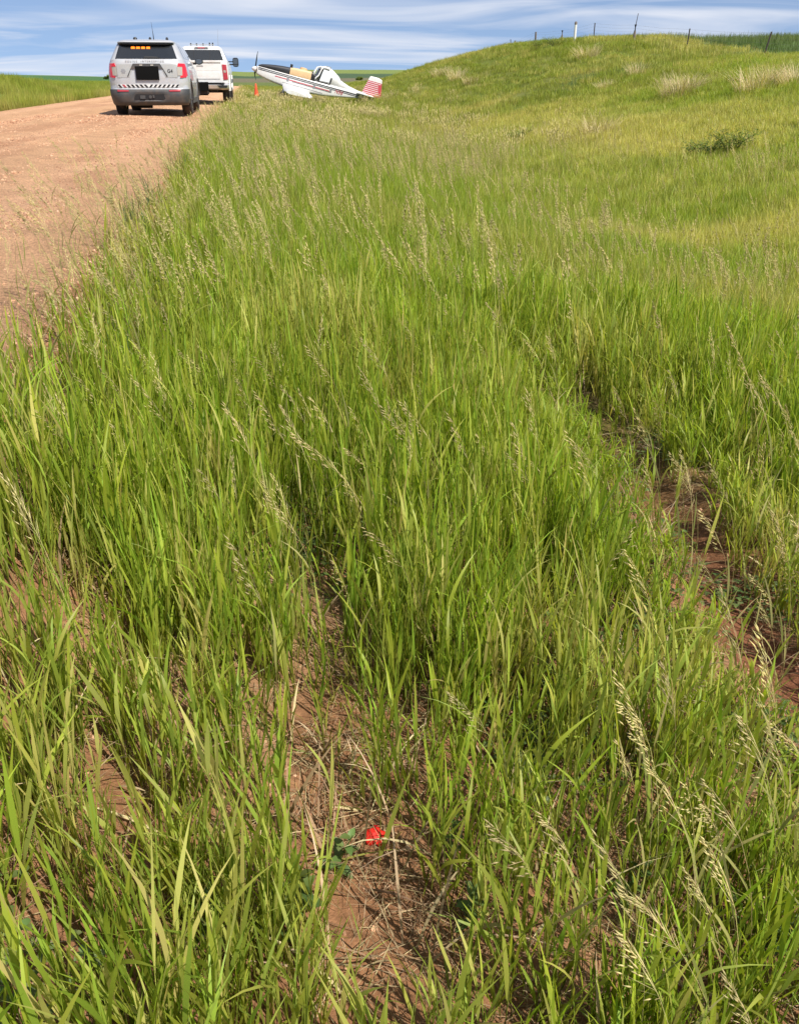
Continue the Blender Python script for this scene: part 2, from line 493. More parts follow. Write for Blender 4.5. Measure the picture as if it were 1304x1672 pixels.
# road sheet with a ragged edge and worn wheel paths
ry = np.concatenate([np.arange(-6, 30, 0.12), np.arange(30, 90, 0.5), np.arange(90, 262, 3.0)])
ru = np.linspace(0, 1, 72)
RU, RY = np.meshgrid(ru, ry)
e_r = ROAD_R + 0.10 * (vnoise(ry, ry * 0, 0.9, 3, 31) - 0.5) * 2 + 0.05
e_l = ROAD_L + 0.14 * (vnoise(ry, ry * 0, 0.5, 3, 32) - 0.5) * 2
RX = e_l[:, None] + RU * (e_r - e_l)[:, None]
edge = np.minimum(RU, 1 - RU)
RZ = road_z(RX, RY) + (vnoise(RX, RY, 3.0, 3, 33) - 0.5) * 0.012 - 0.075 * sstep(0.03, 0.0, edge)
for cxr in (-2.0, -3.7, -5.4, -7.0):
    RZ -= 0.012 * np.exp(-((RX - cxr) / 0.28) ** 2)
r_me = grid_mesh('road', RX, RY, RZ)
rc = np.broadcast_to(np.array([0.52, 0.305, 0.17]), RX.shape + (3,)).copy()
rc = mixc(rc, (0.60, 0.355, 0.21), sum(np.exp(-((RX - c) / 0.32) ** 2) for c in (-2.0, -3.7, -5.4, -7.0)) * 0.8)
rc = mixc(rc, (0.42, 0.225, 0.125), sstep(0.5, 0.8, vnoise(RX * 2.0, RY * 0.35, 1.0, 3, 35)) * 0.7)
rc = mixc(rc, (0.36, 0.19, 0.115), sstep(0.06, 0.0, edge) * 0.7)
set_colour(r_me, rc)
r_me.materials.append(ground_material('red_gravel', 42, 1.0, speck=0.5, dist=0.04))
road = bpy.data.objects.new('road', r_me); COL.objects.link(road)
tag(road, 'pink red gravel road running past the parked vehicles', 'road', kind='structure')

# ------------------------------------------------------------------ scatter by geometry nodes (stuff only)
def scatter(name, protos, pos, rot, scl, idx, tintv, label, cat):
    coll = bpy.data.collections.new(name + '_kinds')
    for k, me in enumerate(protos):
        o = bpy.data.objects.new('%s_kind_%02d' % (name, k), me)
        coll.objects.link(o)
    me = bpy.data.meshes.new(name)
    n = len(pos)
    me.vertices.add(n); me.vertices.foreach_set('co', np.asarray(pos, np.float32).ravel())
    a = me.attributes.new('rot', 'FLOAT_VECTOR', 'POINT'); a.data.foreach_set('vector', np.asarray(rot, np.float32).ravel())
    a = me.attributes.new('scl', 'FLOAT_VECTOR', 'POINT'); a.data.foreach_set('vector', np.asarray(scl, np.float32).ravel())
    a = me.attributes.new('idx', 'INT', 'POINT'); a.data.foreach_set('value', np.asarray(idx, np.int32))
    a = me.attributes.new('tint', 'FLOAT', 'POINT'); a.data.foreach_set('value', np.asarray(tintv, np.float32))
    ob = bpy.data.objects.new(name, me); COL.objects.link(ob)
    ng = bpy.data.node_groups.new(name, 'GeometryNodeTree')
    ng.interface.new_socket('Geometry', in_out='INPUT', socket_type='NodeSocketGeometry')
    ng.interface.new_socket('Geometry', in_out='OUTPUT', socket_type='NodeSocketGeometry')
    N, L = ng.nodes, ng.links
    gi = N.new('NodeGroupInput'); go = N.new('NodeGroupOutput')
    iop = N.new('GeometryNodeInstanceOnPoints')
    ci = N.new('GeometryNodeCollectionInfo'); ci.inputs['Collection'].default_value = coll
    ci.inputs['Separate Children'].default_value = True; ci.inputs['Reset Children'].default_value = True
    def named(nm, dt):
        q = N.new('GeometryNodeInputNamedAttribute'); q.data_type = dt; q.inputs['Name'].default_value = nm
        return q.outputs['Attribute']
    L.new(gi.outputs[0], iop.inputs['Points']); L.new(ci.outputs[0], iop.inputs['Instance'])
    iop.inputs['Pick Instance'].default_value = True
    L.new(named('idx', 'INT'), iop.inputs['Instance Index'])
    e2r = N.new('FunctionNodeEulerToRotation'); L.new(named('rot', 'FLOAT_VECTOR'), e2r.inputs[0])
    L.new(e2r.outputs[0], iop.inputs['Rotation'])
    L.new(named('scl', 'FLOAT_VECTOR'), iop.inputs['Scale'])
    L.new(iop.outputs[0], go.inputs[0])
    md = ob.modifiers.new('scatter', 'NODES'); md.node_group = ng
    tag(ob, label, cat, kind='stuff')
    return ob

def blade_material(name, low, high, alt, trans=0.45, rough=0.45, tip=None, spec=0.35):
    """leaf colour: along the blade (h), by patch (instancer tint) and a little per plant; light passes through"""
    m, n, l, out = new_mat(name)
    h = n.new('ShaderNodeAttribute'); h.attribute_name = 'h'
    tn = n.new('ShaderNodeAttribute'); tn.attribute_type = 'INSTANCER'; tn.attribute_name = 'tint'
    oi = n.new('ShaderNodeObjectInfo')
    m1 = n.new('ShaderNodeMix'); m1.data_type = 'RGBA'
    m1.inputs['A'].default_value = (*low, 1); m1.inputs['B'].default_value = (*high, 1)
    l.new(h.outputs['Fac'], m1.inputs['Factor'])
    m2 = n.new('ShaderNodeMix'); m2.data_type = 'RGBA'
    l.new(tn.outputs['Fac'], m2.inputs['Factor']); l.new(m1.outputs['Result'], m2.inputs['A']); m2.inputs['B'].default_value = (*alt, 1)
    hv = n.new('ShaderNodeHueSaturation')
    v = n.new('ShaderNodeMapRange'); v.inputs['To Min'].default_value = 0.80; v.inputs['To Max'].default_value = 1.20
    l.new(oi.outputs['Random'], v.inputs[0])
    hb = n.new('ShaderNodeAttribute'); hb.attribute_name = 'hue'
    wv = n.new('ShaderNodeMath'); wv.operation = 'MULTIPLY_ADD'; wv.inputs[1].default_value = 7.0; wv.inputs[2].default_value = 0.0
    l.new(hb.outputs['Fac'], wv.inputs[0])
    wf = n.new('ShaderNodeMath'); wf.operation = 'FRACT'; l.new(wv.outputs[0], wf.inputs[0])
    wr = n.new('ShaderNodeMapRange'); wr.inputs['To Min'].default_value = 0.78; wr.inputs['To Max'].default_value = 1.28
    l.new(wf.outputs[0], wr.inputs[0])
    vv = n.new('ShaderNodeMath'); vv.operation = 'MULTIPLY'; l.new(v.outputs[0], vv.inputs[0]); l.new(wr.outputs[0], vv.inputs[1])
    l.new(vv.outputs[0], hv.inputs['Value'])
    hu = n.new('ShaderNodeAttribute'); hu.attribute_name = 'hue'
    hm = n.new('ShaderNodeMapRange'); hm.inputs['To Min'].default_value = 0.475; hm.inputs['To Max'].default_value = 0.525
    l.new(hu.outputs['Fac'], hm.inputs[0]); l.new(hm.outputs[0], hv.inputs['Hue'])
    l.new(m2.outputs['Result'], hv.inputs['Color'])
    p = n.new('ShaderNodeBsdfPrincipled'); p.inputs['Roughness'].default_value = rough
    p.inputs['Specular IOR Level'].default_value = spec
    l.new(hv.outputs[0], p.inputs['Base Color'])
    t = n.new('ShaderNodeBsdfTranslucent'); 
    tcol = n.new('ShaderNodeMix'); tcol.data_type = 'RGBA'; tcol.blend_type = 'MULTIPLY'; tcol.inputs['Factor'].default_value = 1.0
    l.new(hv.outputs[0], tcol.inputs['A']); tcol.inputs['B'].default_value = (1.25, 1.35, 0.5, 1)
    l.new(tcol.outputs['Result'], t.inputs['Color'])
    mx = n.new('ShaderNodeMixShader'); mx.inputs[0].default_value = trans
    l.new(p.outputs[0], mx.inputs[1]); l.new(t.outputs[0], mx.inputs[2])
    l.new(mx.outputs[0], out.inputs[0])
    return m

M['grass'] = blade_material('green_blade', (0.21, 0.225, 0.042), (0.285, 0.375, 0.034), (0.52, 0.46, 0.15), trans=0.48, spec=0.25)
M['grass_far'] = blade_material('green_blade_distant', (0.19, 0.205, 0.038), (0.28, 0.335, 0.040), (0.50, 0.43, 0.14), trans=0.45, spec=0.2)
M['bluegrass'] = blade_material('blue_green_blade', (0.07, 0.10, 0.04), (0.10, 0.16, 0.06), (0.16, 0.2, 0.09))
M['straw'] = blade_material('dry_straw', (0.40, 0.31, 0.17), (0.62, 0.51, 0.31), (0.24, 0.15, 0.08), trans=0.25, rough=0.7, spec=0.2)
M['seed'] = blade_material('seed_head', (0.22, 0.23, 0.05), (0.64, 0.55, 0.27), (0.46, 0.36, 0.18), trans=0.35, rough=0.6, spec=0.25)
M['weed'] = blade_material('weed_leaf', (0.08, 0.115, 0.03), (0.12, 0.18, 0.045), (0.16, 0.19, 0.08), trans=0.35)
M['shrub'] = blade_material('sage_leaf', (0.15, 0.19, 0.05), (0.20, 0.25, 0.06), (0.15, 0.16, 0.09), trans=0.4)

class Plant:
    def __init__(s):
        s.v = []; s.f = []; s.h = []; s.hue = []
    def blade(s, base, az, length, width, lean, bend, nseg=5, twist=0.3, fold=0.0, h0=0.0, h1=1.0, power=1.4):
        b = np.array(base, float); ca, sa = math.cos(az), math.sin(az)
        d = np.array([ca, sa, 0.0]); side0 = np.array([-sa, ca, 0.0])
        k = len(s.v); p = b.copy(); seg = length / nseg; hue = random.random()
        tw0 = random.uniform(-1, 1) * 0.6
        for i in range(nseg + 1):
            t = i / nseg
            a = lean + bend * t ** power
            up = np.array([0, 0, 1.0])
            fwd = d * math.sin(a) + up * math.cos(a)
            nor = np.cross(side0, fwd)
            tw = tw0 + twist * t
            side = side0 * math.cos(tw) + nor * math.sin(tw)
            wt = width * 0.5 * min(1.0, 0.45 + 2.2 * t) * (1 - max(0, (t - 0.35) / 0.65) ** 1.7)
            hh = h0 + (h1 - h0) * t
            if i < nseg:
                s.v.append(p - side * wt); s.v.append(p + side * wt); s.h += [hh, hh]; s.hue += [hue, hue]
            else:
                s.v.append(p.copy()); s.h.append(hh); s.hue.append(hue)
            p = p + fwd * seg
        for i in range(nseg - 1):
            a = k + 2 * i; s.f.append((a, a + 1, a + 3, a + 2))
        a = k + 2 * (nseg - 1); s.f.append((a, a + 1, a + 2))
    def stem(s, base, az, height, rad, lean, bend, nseg=4, h0=0.0, h1=0.6):
        """three-sided stalk; returns the points and directions along it"""
        p = np.array(base, float); ca, sa = math.cos(az), math.sin(az); pts = []; k = len(s.v); hue = random.random()
        for i in range(nseg + 1):
            t = i / nseg; a = lean + bend * t * t
            fwd = np.array([ca * math.sin(a), sa * math.sin(a), math.cos(a)])
            pts.append((p.copy(), fwd))
            r = rad * (1 - 0.55 * t)
            for j in range(3):
                q = 2 * math.pi * j / 3
                s.v.append(p + np.array([math.cos(q) * r, math.sin(q) * r, 0])); s.h.append(h0 + (h1 - h0) * t); s.hue.append(hue)
            p = p + fwd * height / nseg
        for i in range(nseg):
            for j in range(3):
                a = k + 3 * i; s.f.append((a + j, a + (j + 1) % 3, a + 3 + (j + 1) % 3, a + 3 + j))
        return pts
    def spikelet(s, p, d, length, width, h=1.0):
        d = np.array(d) / np.linalg.norm(d); u = np.cross(d, [0.3, 0.2, 1.0]); u /= np.linalg.norm(u); w = np.cross(d, u)
        k = len(s.v); m = p + d * length * 0.4
        for q in (p, m + u * width, m + w * width, m - u * width, m - w * width, p + d * length):
            s.v.append(q); s.h.append(h); s.hue.append(random.random() * 0.3 + 0.35)
        for j in range(4):
            a, b = k + 1 + j, k + 1 + (j + 1) % 4
            s.f.append((k, a, b)); s.f.append((k + 5, b, a))
    def leaf(s, base, az, tilt, length, width, h=0.7):
        """broad oval leaf with a fold along the midrib"""
        ca, sa = math.cos(az), math.sin(az); d = np.array([ca * math.cos(tilt), sa * math.cos(tilt), math.sin(tilt)])
        side = np.array([-sa, ca, 0]); up = np.cross(d, side); b = np.array(base, float); k = len(s.v); hue = random.random()
        for t, w in ((0, 0.12), (0.25, 0.8), (0.5, 1.0), (0.78, 0.62)):
            c = b + d * length * t - np.array([0, 0, 1]) * length * 0.25 * t * t
            for sg in (-1, 0, 1):
                s.v.append(c + side * sg * width * 0.5 * w + up * abs(sg) * 0.18 * width * w); s.h.append(h); s.hue.append(hue)
        s.v.append(b + d * length - np.array([0, 0, 1]) * length * 0.25); s.h.append(h); s.hue.append(hue)
        for i in range(3):
            for j in range(2):
                a = k + 3 * i + j; s.f.append((a, a + 1, a + 4, a + 3))
        s.f.append((k + 9, k + 10, k + 12)); s.f.append((k + 10, k + 11, k + 12))
    def mesh(s, name, material):
        me = bpy.data.meshes.new(name)
        me.from_pydata([tuple(p) for p in s.v], [], s.f)
        a = me.attributes.new('h', 'FLOAT', 'POINT'); a.data.foreach_set('value', s.h)
        a = me.attributes.new('hue', 'FLOAT', 'POINT'); a.data.foreach_set('value', s.hue)
        me.polygons.foreach_set('use_smooth', [True] * len(me.polygons))
        me.materials.append(material); me.update()
        return me

U = random.uniform
def near_tuft(nshoot, hmax, wmax, mat='grass'):
    P = Plant()
    for i in range(nshoot):
        r = 0.05 * math.sqrt(random.random()); q = U(0, 6.28)
        base = (r * math.cos(q), r * math.sin(q), -0.02)
        H = hmax * U(0.6, 1.0); az = U(0, 6.28)
        pts = P.stem(base, az, H * 0.8, U(0.0012, 0.0019), U(0, 0.07), U(0.0, 0.14), 4, 0.0, 0.75)
        nl = random.randint(3, 5)
        a0 = U(0, 6.28)
        for j in range(nl):
            t = 0.05 + 0.95 * (j + U(0, 0.6)) / nl
            t = min(t, 0.99)
            k = min(int(t * 4), 3); f = t * 4 - k
            p = pts[k][0] * (1 - f) + pts[k + 1][0] * f
            P.blade(p, a0 + j * 2.7 + U(-0.6, 0.6), H * U(0.30, 0.52), wmax * U(0.4, 1.0), U(0.03, 0.20), U(0.0, 0.38) if random.random() < 0.85 else U(0.6, 1.5), 6, U(-0.9, 0.9), h0=0.35 + 0.3 * t, h1=1.0)
    return P.mesh('grass_tuft', M[mat])

def mid_tuft(n, rad, hmax, w, mat, nseg=4):
    P = Plant()
    for i in range(n):
        r = rad * math.sqrt(random.random()); q = U(0, 6.28)
        P.blade((r * math.cos(q), r * math.sin(q), -0.03), U(0, 6.28), hmax * U(0.5, 1.0), w * U(0.5, 1.0), U(0.0, 0.18), U(0.0, 0.55), nseg, U(-0.6, 0.6))
    return P.mesh('grass_clump', M[mat])

def seed_stalk(height, npan, plen, spl, spw, droop, leaves=True, stemr=0.0011, opened=1.0):
    """brome stalk: thin culm, a few leaves, a one-sided drooping panicle"""
    P = Plant(); az = math.pi + U(-0.8, 0.8)
    pts = P.stem((0, 0, -0.02), az, height, stemr, U(0.0, 0.10), droop, 8, 0.0, 0.9)
    for i in range(npan):
        t = 1 - plen * (1 - i / max(npan - 1, 1))
        k = min(int(t * 8), 7); f = t * 8 - k
        p = pts[k][0] * (1 - f) + pts[k + 1][0] * f; fw = pts[k][1]
        a = az + U(-1.0, 1.0)
        sp = U(0.15, 0.5) * (1.2 - 0.6 * i / npan) * (0.6 + 0.4 * opened)
        d = fw + np.array([math.cos(a), math.sin(a), U(-0.3, 0.25)]) * sp
        d /= np.linalg.norm(d)
        bl = U(0.005, 0.035) * (1.3 - i / npan) * opened
        q = p + d * bl
        P.blade(p, a, max(bl, 0.006), 0.0012, math.acos(max(-1, min(1, d[2]))), 0, 2, 0, h0=0.95, h1=1.0)
        P.spikelet(q, d + np.array([0, 0, -0.15]), spl * U(0.75, 1.2), spw * U(0.8, 1.1), U(0.8, 1.0))
    if leaves:
        for j in range(3):
            t = 0.15 + 0.2 * j; k = int(t * 8)
            P.blade(pts[k][0], U(0, 6.28), height * U(0.2, 0.32), 0.007, U(0.2, 0.5), U(0.3, 1.2), 5, 0.4, h0=0.05, h1=0.25)
    return P.mesh('seed_stalk', M['seed'])

def litter(n, rad, wmax=0.003):
    P = Plant()
    for i in range(n):
        r = rad * math.sqrt(random.random()); q = U(0, 6.28)
        P.blade((r * math.cos(q), r * math.sin(q), U(0.002, 0.018)), U(0, 6.28), U(0.04, 0.16), wmax * U(0.4, 1.0), U(1.25, 1.6), U(-0.1, 0.25), 3, U(-0.4, 0.4))
    return P.mesh('litter', M['straw'])

def clover(n, rad):
    P = Plant()
    for i in range(n):
        r = rad * math.sqrt(random.random()); q = U(0, 6.28); z = U(0.01, 0.05)
        b = (r * math.cos(q), r * math.sin(q), z)
        P.stem((b[0], b[1], -0.01), 0, z + 0.012, 0.0006, 0, 0, 1)
        a0 = U(0, 6.28); L = U(0.008, 0.016)
        for j in range(3): P.leaf(b, a0 + j * 2.09, U(0.1, 0.5), L, L * 0.85, U(0.3, 1))
    return P.mesh('clover', M['weed'])

def cam_px(x, y, z):
    """where a point falls in the photograph; used only to leave out what is far outside the view"""
    cy, sy = math.cos(R(YAW)), math.sin(R(YAW))
    r = x * cy - y * sy; f = x * sy + y * cy; u = z - CAM_Z
    cp_, sp_ = math.cos(R(PITCH)), math.sin(R(PITCH))
    dep = f * cp_ - u * sp_; up = f * sp_ + u * cp_
    dep = np.where(dep < 0.05, 0.05, dep)
    return 652 + 1400 * r / dep, 836 - 1400 * up / dep, dep

def spread(x0, x1, y0, y1, density, seed):
    g = np.random.default_rng(seed); n = int((x1 - x0) * (y1 - y0) * density)
    x = g.uniform(x0, x1, n); y = g.uniform(y0, y1, n)
    z = ground_z(x, y)
    px, py, dep = cam_px(x, y, z + 0.3)
    keep = (px > -260) & (px < 1570) & (py < 2300) & (dep > 0.1)
    return x[keep], y[keep], z[keep], g

def off_road(x, y, soft=0.25):
    e = ROAD_R + 0.02 + 0.22 * (vnoise(y, y * 0 + 3, 1.1, 3, 41) - 0.5) * 2
    return (x > e) | (x < ROAD_L + 0.05)

def place(name, protos, x, y, z, g, smin, smax, tintv, label, cat, tilt=0.08, hmul=None, flat=False, spin=True):
    n = len(x); s = g.uniform(smin, smax, n)
    hz = s * (hmul if hmul is not None else 1.0)
    rot = np.stack([g.normal(0, tilt, n), g.normal(0, tilt, n), g.uniform(0, 6.283, n) if spin else g.normal(0, 0.55, n)], 1)
    scl = np.stack([s, s, hz], 1)
    idx = g.integers(0, len(protos), n)
    return scatter(name, protos, np.stack([x, y, z], 1), rot, scl, idx, np.clip(tintv, 0, 1), label, cat)

counts = {}
# --- near verge
def thin(x, y, g, p):
    return g.random(len(x)) < p

near_kinds = [near_tuft(random.randint(4, 7), 0.66, 0.0094) for _ in range(18)]
x, y, z, g = spread(-2.2, 4.6, 0.45, 6.0, 310, 101)
d = np.hypot(x, y)
prob = np.clip(0.30 + 1.0 * vnoise(x, y, 1.9, 3, 51), 0, 1)
prob *= 1 - 0.9 * np.clip(bare_mask(x, y) * 1.1, 0, 1)
prob *= 1 - np.clip(track_depth(x + 0.04, y) * 2.2, 0, 0.985)
prob *= 0.85 + 0.15 * sstep(0.9, 2.0, d)
prob *= 1 - 0.9 * ((np.abs(x - 0.125) < 0.095) & (y > 0.86) & (y < 1.40))
prob *= np.maximum(sstep(ROAD_R, ROAD_R + 0.7, x) * 0.93 + 0.07, 0.85 * sstep(3.0, 2.3, y))
k = off_road(x, y) & thin(x, y, g, prob)
x, y, z = x[k], y[k], z[k]
hm = 0.60 + 0.24 * sstep(1.0, 3.0, np.hypot(x, y)) + 0.35 * (vnoise(x, y, 0.9, 2, 52) - 0.5)
hm *= 1 - 0.62 * np.exp(-((x - 1.22 - 0.06 * np.clip(y - 1.2, 0, 8)) / 0.26) ** 2) * sstep(5.5, 4.3, y)
hm *= 1 - 0.55 * np.exp(-((x - 1.80 - 0.06 * np.clip(y - 1.2, 0, 8)) / 0.24) ** 2) * sstep(4.9, 3.7, y)
hm *= 0.55 + 0.45 * np.maximum(sstep(ROAD_R, ROAD_R + 0.7, x), 0.9 * sstep(3.0, 2.3, y))
tv = 0.4 * sstep(0.55, 0.85, vnoise(x, y, 1.1, 3, 53)) + g.random(len(x)) ** 6 * 0.9
place('verge_grass', near_kinds, x, y, z, g, 0.8, 1.15, tv, 'tall bright green brome grass in the foreground of the verge', 'grass', 0.08, hm)
counts['near'] = len(x)

def single_shoot(dry=False):
    P = Plant(); az = U(0, 6.28); H = U(0.22, 0.42)
    pts = P.stem((0, 0, -0.01), az, H, U(0.0011, 0.0017), U(0, 0.06), U(0, 0.15), 5, 0.0, 0.8)
    for j in range(random.randint(2, 4)):
        k = random.randint(1, 5)
        P.blade(pts[k][0], U(0, 6.28), U(0.10, 0.20), U(0.006, 0.011), U(0.08, 0.4), U(0, 0.9), 6, U(-0.8, 0.8), h0=0.5, h1=1)
    for j in range(random.randint(2, 5)):
        P.blade((U(-.02, .02), U(-.02, .02), 0), U(0, 6.28), U(0.06, 0.2), U(0.003, 0.007), U(0.3, 1.2), U(0, 0.8), 5, U(-0.8, 0.8), h0=0.1, h1=0.8)
    return P.mesh('shoot', M['grass'])
shoots = [single_shoot() for _ in range(14)]
x, y, z, g = spread(-1.6, 3.2, 0.45, 4.5, 150, 121)
pr = 0.22 + 0.55 * bare_mask(x, y) * (0.4 + 0.6 * sstep(0.4, 0.6, vnoise(x, y, 3.0, 2, 72))); pr *= 1 - 0.9 * np.clip(track_depth(x, y) * 1.4, 0, 1); pr *= sstep(ROAD_R - 0.1, ROAD_R + 0.5, x) * 0.9 + 0.1
pr *= 1 - 0.85 * ((np.abs(x - 0.125) < 0.08) & (y > 0.86) & (y < 1.38))
k = off_road(x, y) & thin(x, y, g, pr); x, y, z = x[k], y[k], z[k]
place('sparse_shoots', shoots, x, y, z, g, 0.7, 1.15, g.random(len(x)) ** 3 * 0.9, 'single thin grass shoots standing in the open soil', 'grass', 0.10)
def dead_blades(n, rad):
    P = Plant()
    for i in range(n):
        r = rad * math.sqrt(random.random()); q = U(0, 6.28)
        P.blade((r * math.cos(q), r * math.sin(q), 0), U(0, 6.28), U(0.10, 0.28), U(0.003, 0.007), U(0.2, 1.1), U(0.2, 1.2), 5, U(-1.2, 1.2), h0=0.1, h1=1)
    return P.mesh('dead_blades', M['straw'])
dbl = [dead_blades(7, 0.06) for _ in range(8)]
x, y, z, g = spread(-1.4, 3.4, 0.45, 5.5, 65, 122)
k = off_road(x, y) & thin(x, y, g, (0.35 + 0.5 * sstep(0.45, 0.7, vnoise(x, y, 1.4, 2, 73))) * (1 - np.clip(track_depth(x, y) * 2, 0, 0.95))); x, y, z = x[k], y[k], z[k]
place('dead_grass_blades', dbl, x, y, z, g, 0.7, 1.2, g.random(len(x)) * 0.9, 'withered straw-coloured leaves low among the green stems', 'dry grass', 0.12)

# --- middle distance
mid_kinds = [mid_tuft(22, 0.10, 0.62, 0.0085, 'grass', 5) for _ in range(10)]
x, y, z, g = spread(-2.0, 9.5, 5.2, 14, 120, 102)
prob = np.clip(0.45 + 0.8 * vnoise(x, y, 0.9, 3, 54), 0, 1) * sstep(5.0, 6.2, np.hypot(x, y) + g.normal(0, 0.4, len(x)))
prob *= sstep(ROAD_R - 0.05, ROAD_R + 0.6, x) * 0.85 + 0.15
k = off_road(x, y) & thin(x, y, g, prob); x, y, z = x[k], y[k], z[k]
hm = (0.82 + 0.45 * (vnoise(x, y, 0.5, 2, 55) - 0.5)) * (0.55 + 0.45 * sstep(ROAD_R, ROAD_R + 0.7, x)) * (1 - 0.35 * sstep(2.8, 6, x))
tv = 0.8 * sstep(0.42, 0.8, vnoise(x, y, 0.5, 3, 56)) * (0.35 + 0.65 * sstep(2, 5, x)) + g.random(len(x)) ** 6
place('ditch_grass', mid_kinds, x, y, z, g, 0.85, 1.2, tv, 'thick green grass on the slope between road and ditch', 'grass', 0.12, hm)
counts['mid'] = len(x)

mid2_kinds = [mid_tuft(40, 0.22, 0.60, 0.011, 'grass', 4) for _ in range(8)]
x, y, z, g = spread(-1.8, 24, 13, 36, 30, 103)
prob = np.clip(0.5 + 0.7 * vnoise(x, y, 0.5, 3, 57), 0, 1)
k = off_road(x, y) & thin(x, y, g, prob); x, y, z = x[k], y[k], z[k]
hm = (0.78 + 0.4 * (vnoise(x, y, 0.3, 2, 58) - 0.5)) * (1 - 0.45 * sstep(3.5, 8, x)) * (0.6 + 0.4 * sstep(-0.7, 0.6, x))
tv = 0.75 * sstep(0.40, 0.8, vnoise(x, y, 0.22, 3, 59)) + 0.25 * sstep(2, 7, x) * sstep(14, 8, x) + g.random(len(x)) ** 6
place('bank_grass', mid2_kinds, x, y, z, g, 0.8, 1.2, tv, 'grass covering the ditch and the lower bank', 'grass', 0.12, hm)
counts['mid2'] = len(x)

far_kinds = [mid_tuft(60, 0.42, 0.55, 0.016, 'grass_far', 3) for _ in range(6)]
x, y, z, g = spread(-3.0, 46, 34, 120, 5.0, 104)
k = off_road(x, y) & ~((x > 22.0)) & (x > ROAD_R - 0.05); x, y, z = x[k], y[k], z[k]
hm = (0.85 + 0.9 * (vnoise(x, y, 0.3, 3, 60) - 0.5)) * (1 - 0.4 * sstep(5, 10, x)) * (0.6 + 0.4 * sstep(-0.7, 0.8, x))
tv = 0.85 * sstep(0.42, 0.75, vnoise(x, y * 0.6, 0.22, 4, 61, 0.65)) + 0.2 * sstep(3, 8, x) * sstep(14, 8, x) + g.random(len(x)) ** 6
place('hillside_grass', far_kinds, x, y, z, g, 0.8, 1.25, tv, 'short grass over the upper bank below the fence', 'grass', 0.12, hm)
counts['far'] = len(x)

x, y, z, g = spread(-60, -8.3, 22, 130, 3.2, 105)
k = off_road(x, y); x, y, z = x[k], y[k], z[k]
tv = 0.10 + 0.7 * sstep(0.35, 0.8, vnoise(x, y, 0.2, 3, 62)) * sstep(-14, -9, x)
place('far_verge_grass', far_kinds, x, y, z, g, 0.8, 1.2, tv, 'pale grass on the verge across the gravel road', 'grass', 0.1)
counts['left'] = len(x)

M['crop'] = blade_material('crop_blade', (0.10, 0.135, 0.045), (0.14, 0.20, 0.06), (0.22, 0.22, 0.10), trans=0.4)
crop_kinds = [mid_tuft(46, 0.6, 0.5, 0.020, 'crop', 3) for _ in range(5)]
x, y, z, g = spread(22.2, 95, 22, 170, 1.3, 123)
place('field_crop', crop_kinds, x, y, z, g, 0.8, 1.2, 0.7 * sstep(0.4, 0.8, vnoise(x, y, 0.1, 3, 74)), 'green cereal crop in the field beyond the fence', 'crop', 0.06)
# --- seed heads
seed_near = [seed_stalk(U(0.66, 0.86), 24, 0.24, 0.027, 0.0018, U(0.25, 0.9), True, 0.0011, 2.1) for _ in range(10)]
x, y, z, g = spread(-1.9, 4.2, 0.55, 6.5, 50, 106)
prob = np.clip(0.06 + 0.8 * sstep(0.45, 0.8, vnoise(x, y, 1.2, 2, 63)), 0, 1) * (0.15 + 0.85 * sstep(1.4, 3.2, np.hypot(x, y)))
prob = np.maximum(prob, 0.9 * sstep(-0.1, -0.6, x) * sstep(1.6, 2.6, y))
prob = np.maximum(prob, 1.0 * sstep(0.35, 0.6, x) * sstep(2.2, 1.4, y))
prob *= 1 - 1.0 * ((np.abs(x - 0.13) < 0.15) & (y < 1.38))
k = off_road(x + 0.25, y) & thin(x, y, g, prob) & (np.hypot(x, y) > 0.75); x, y, z = x[k], y[k], z[k]
place('near_seed_heads', seed_near, x, y, z, g, 0.58, 0.90, g.random(len(x)) ** 2 * 0.6, 'pale drooping seed heads of brome grass near the camera', 'seed heads', 0.10, spin=False)
counts['seed'] = len(x)
seed_mid = [seed_stalk(U(0.68, 0.9), random.randint(14, 26), U(0.18, 0.28), 0.028, 0.0032, U(0.1, 0.9), False, 0.0016, U(1.0, 1.8)) for _ in range(12)]
x, y, z, g = spread(-1.9, 9, 4.0, 26, 46, 107)
prob = np.clip(0.12 + 1.0 * sstep(0.4, 0.8, vnoise(x, y, 0.6, 2, 64)), 0, 1) * (0.5 + 0.5 * sstep(8, 3, x))
prob = np.maximum(prob, 0.9 * sstep(0.3, -0.5, x))
k = off_road(x + 0.05, y) & thin(x, y, g, prob); x, y, z = x[k], y[k], z[k]
place('verge_seed_heads', seed_mid, x, y, z, g, 0.72, 1.08, g.random(len(x)) * 0.5, 'pale seed heads along the road edge in the middle distance', 'seed heads', 0.10, 0.62 + 0.38 * sstep(-0.7, 0.3, x), spin=False)
counts['seed2'] = len(x)
def seed_clump():
    P = Plant()
    for i in range(12):
        r = 0.4 * math.sqrt(random.random()); q = U(0, 6.28)
        pts = P.stem((r * math.cos(q), r * math.sin(q), 0), U(0, 6.28), U(0.5, 0.75), 0.004, U(0, 0.12), U(0, 0.4), 3, 0.3, 1.0)
        P.spikelet(pts[-1][0] - pts[-1][1] * 0.1, pts[-1][1], U(0.12, 0.2), 0.011, 1.0)
        P.spikelet(pts[-1][0] - pts[-1][1] * 0.16, pts[-1][1] + np.array([U(-.4, .4), U(-.4, .4), 0]), U(0.10, 0.15), 0.009, 0.9)
    return P.mesh('seed_clump', M['seed'])
seed_far = [seed_clump() for _ in range(5)]
x, y, z, g = spread(-1.7, 10, 22, 75, 3.0, 108)
prob = 0.12 + 0.35 * sstep(0.4, 0.8, vnoise(x, y, 0.3, 2, 65)) + 0.35 * sstep(1.5, -0.3, x)
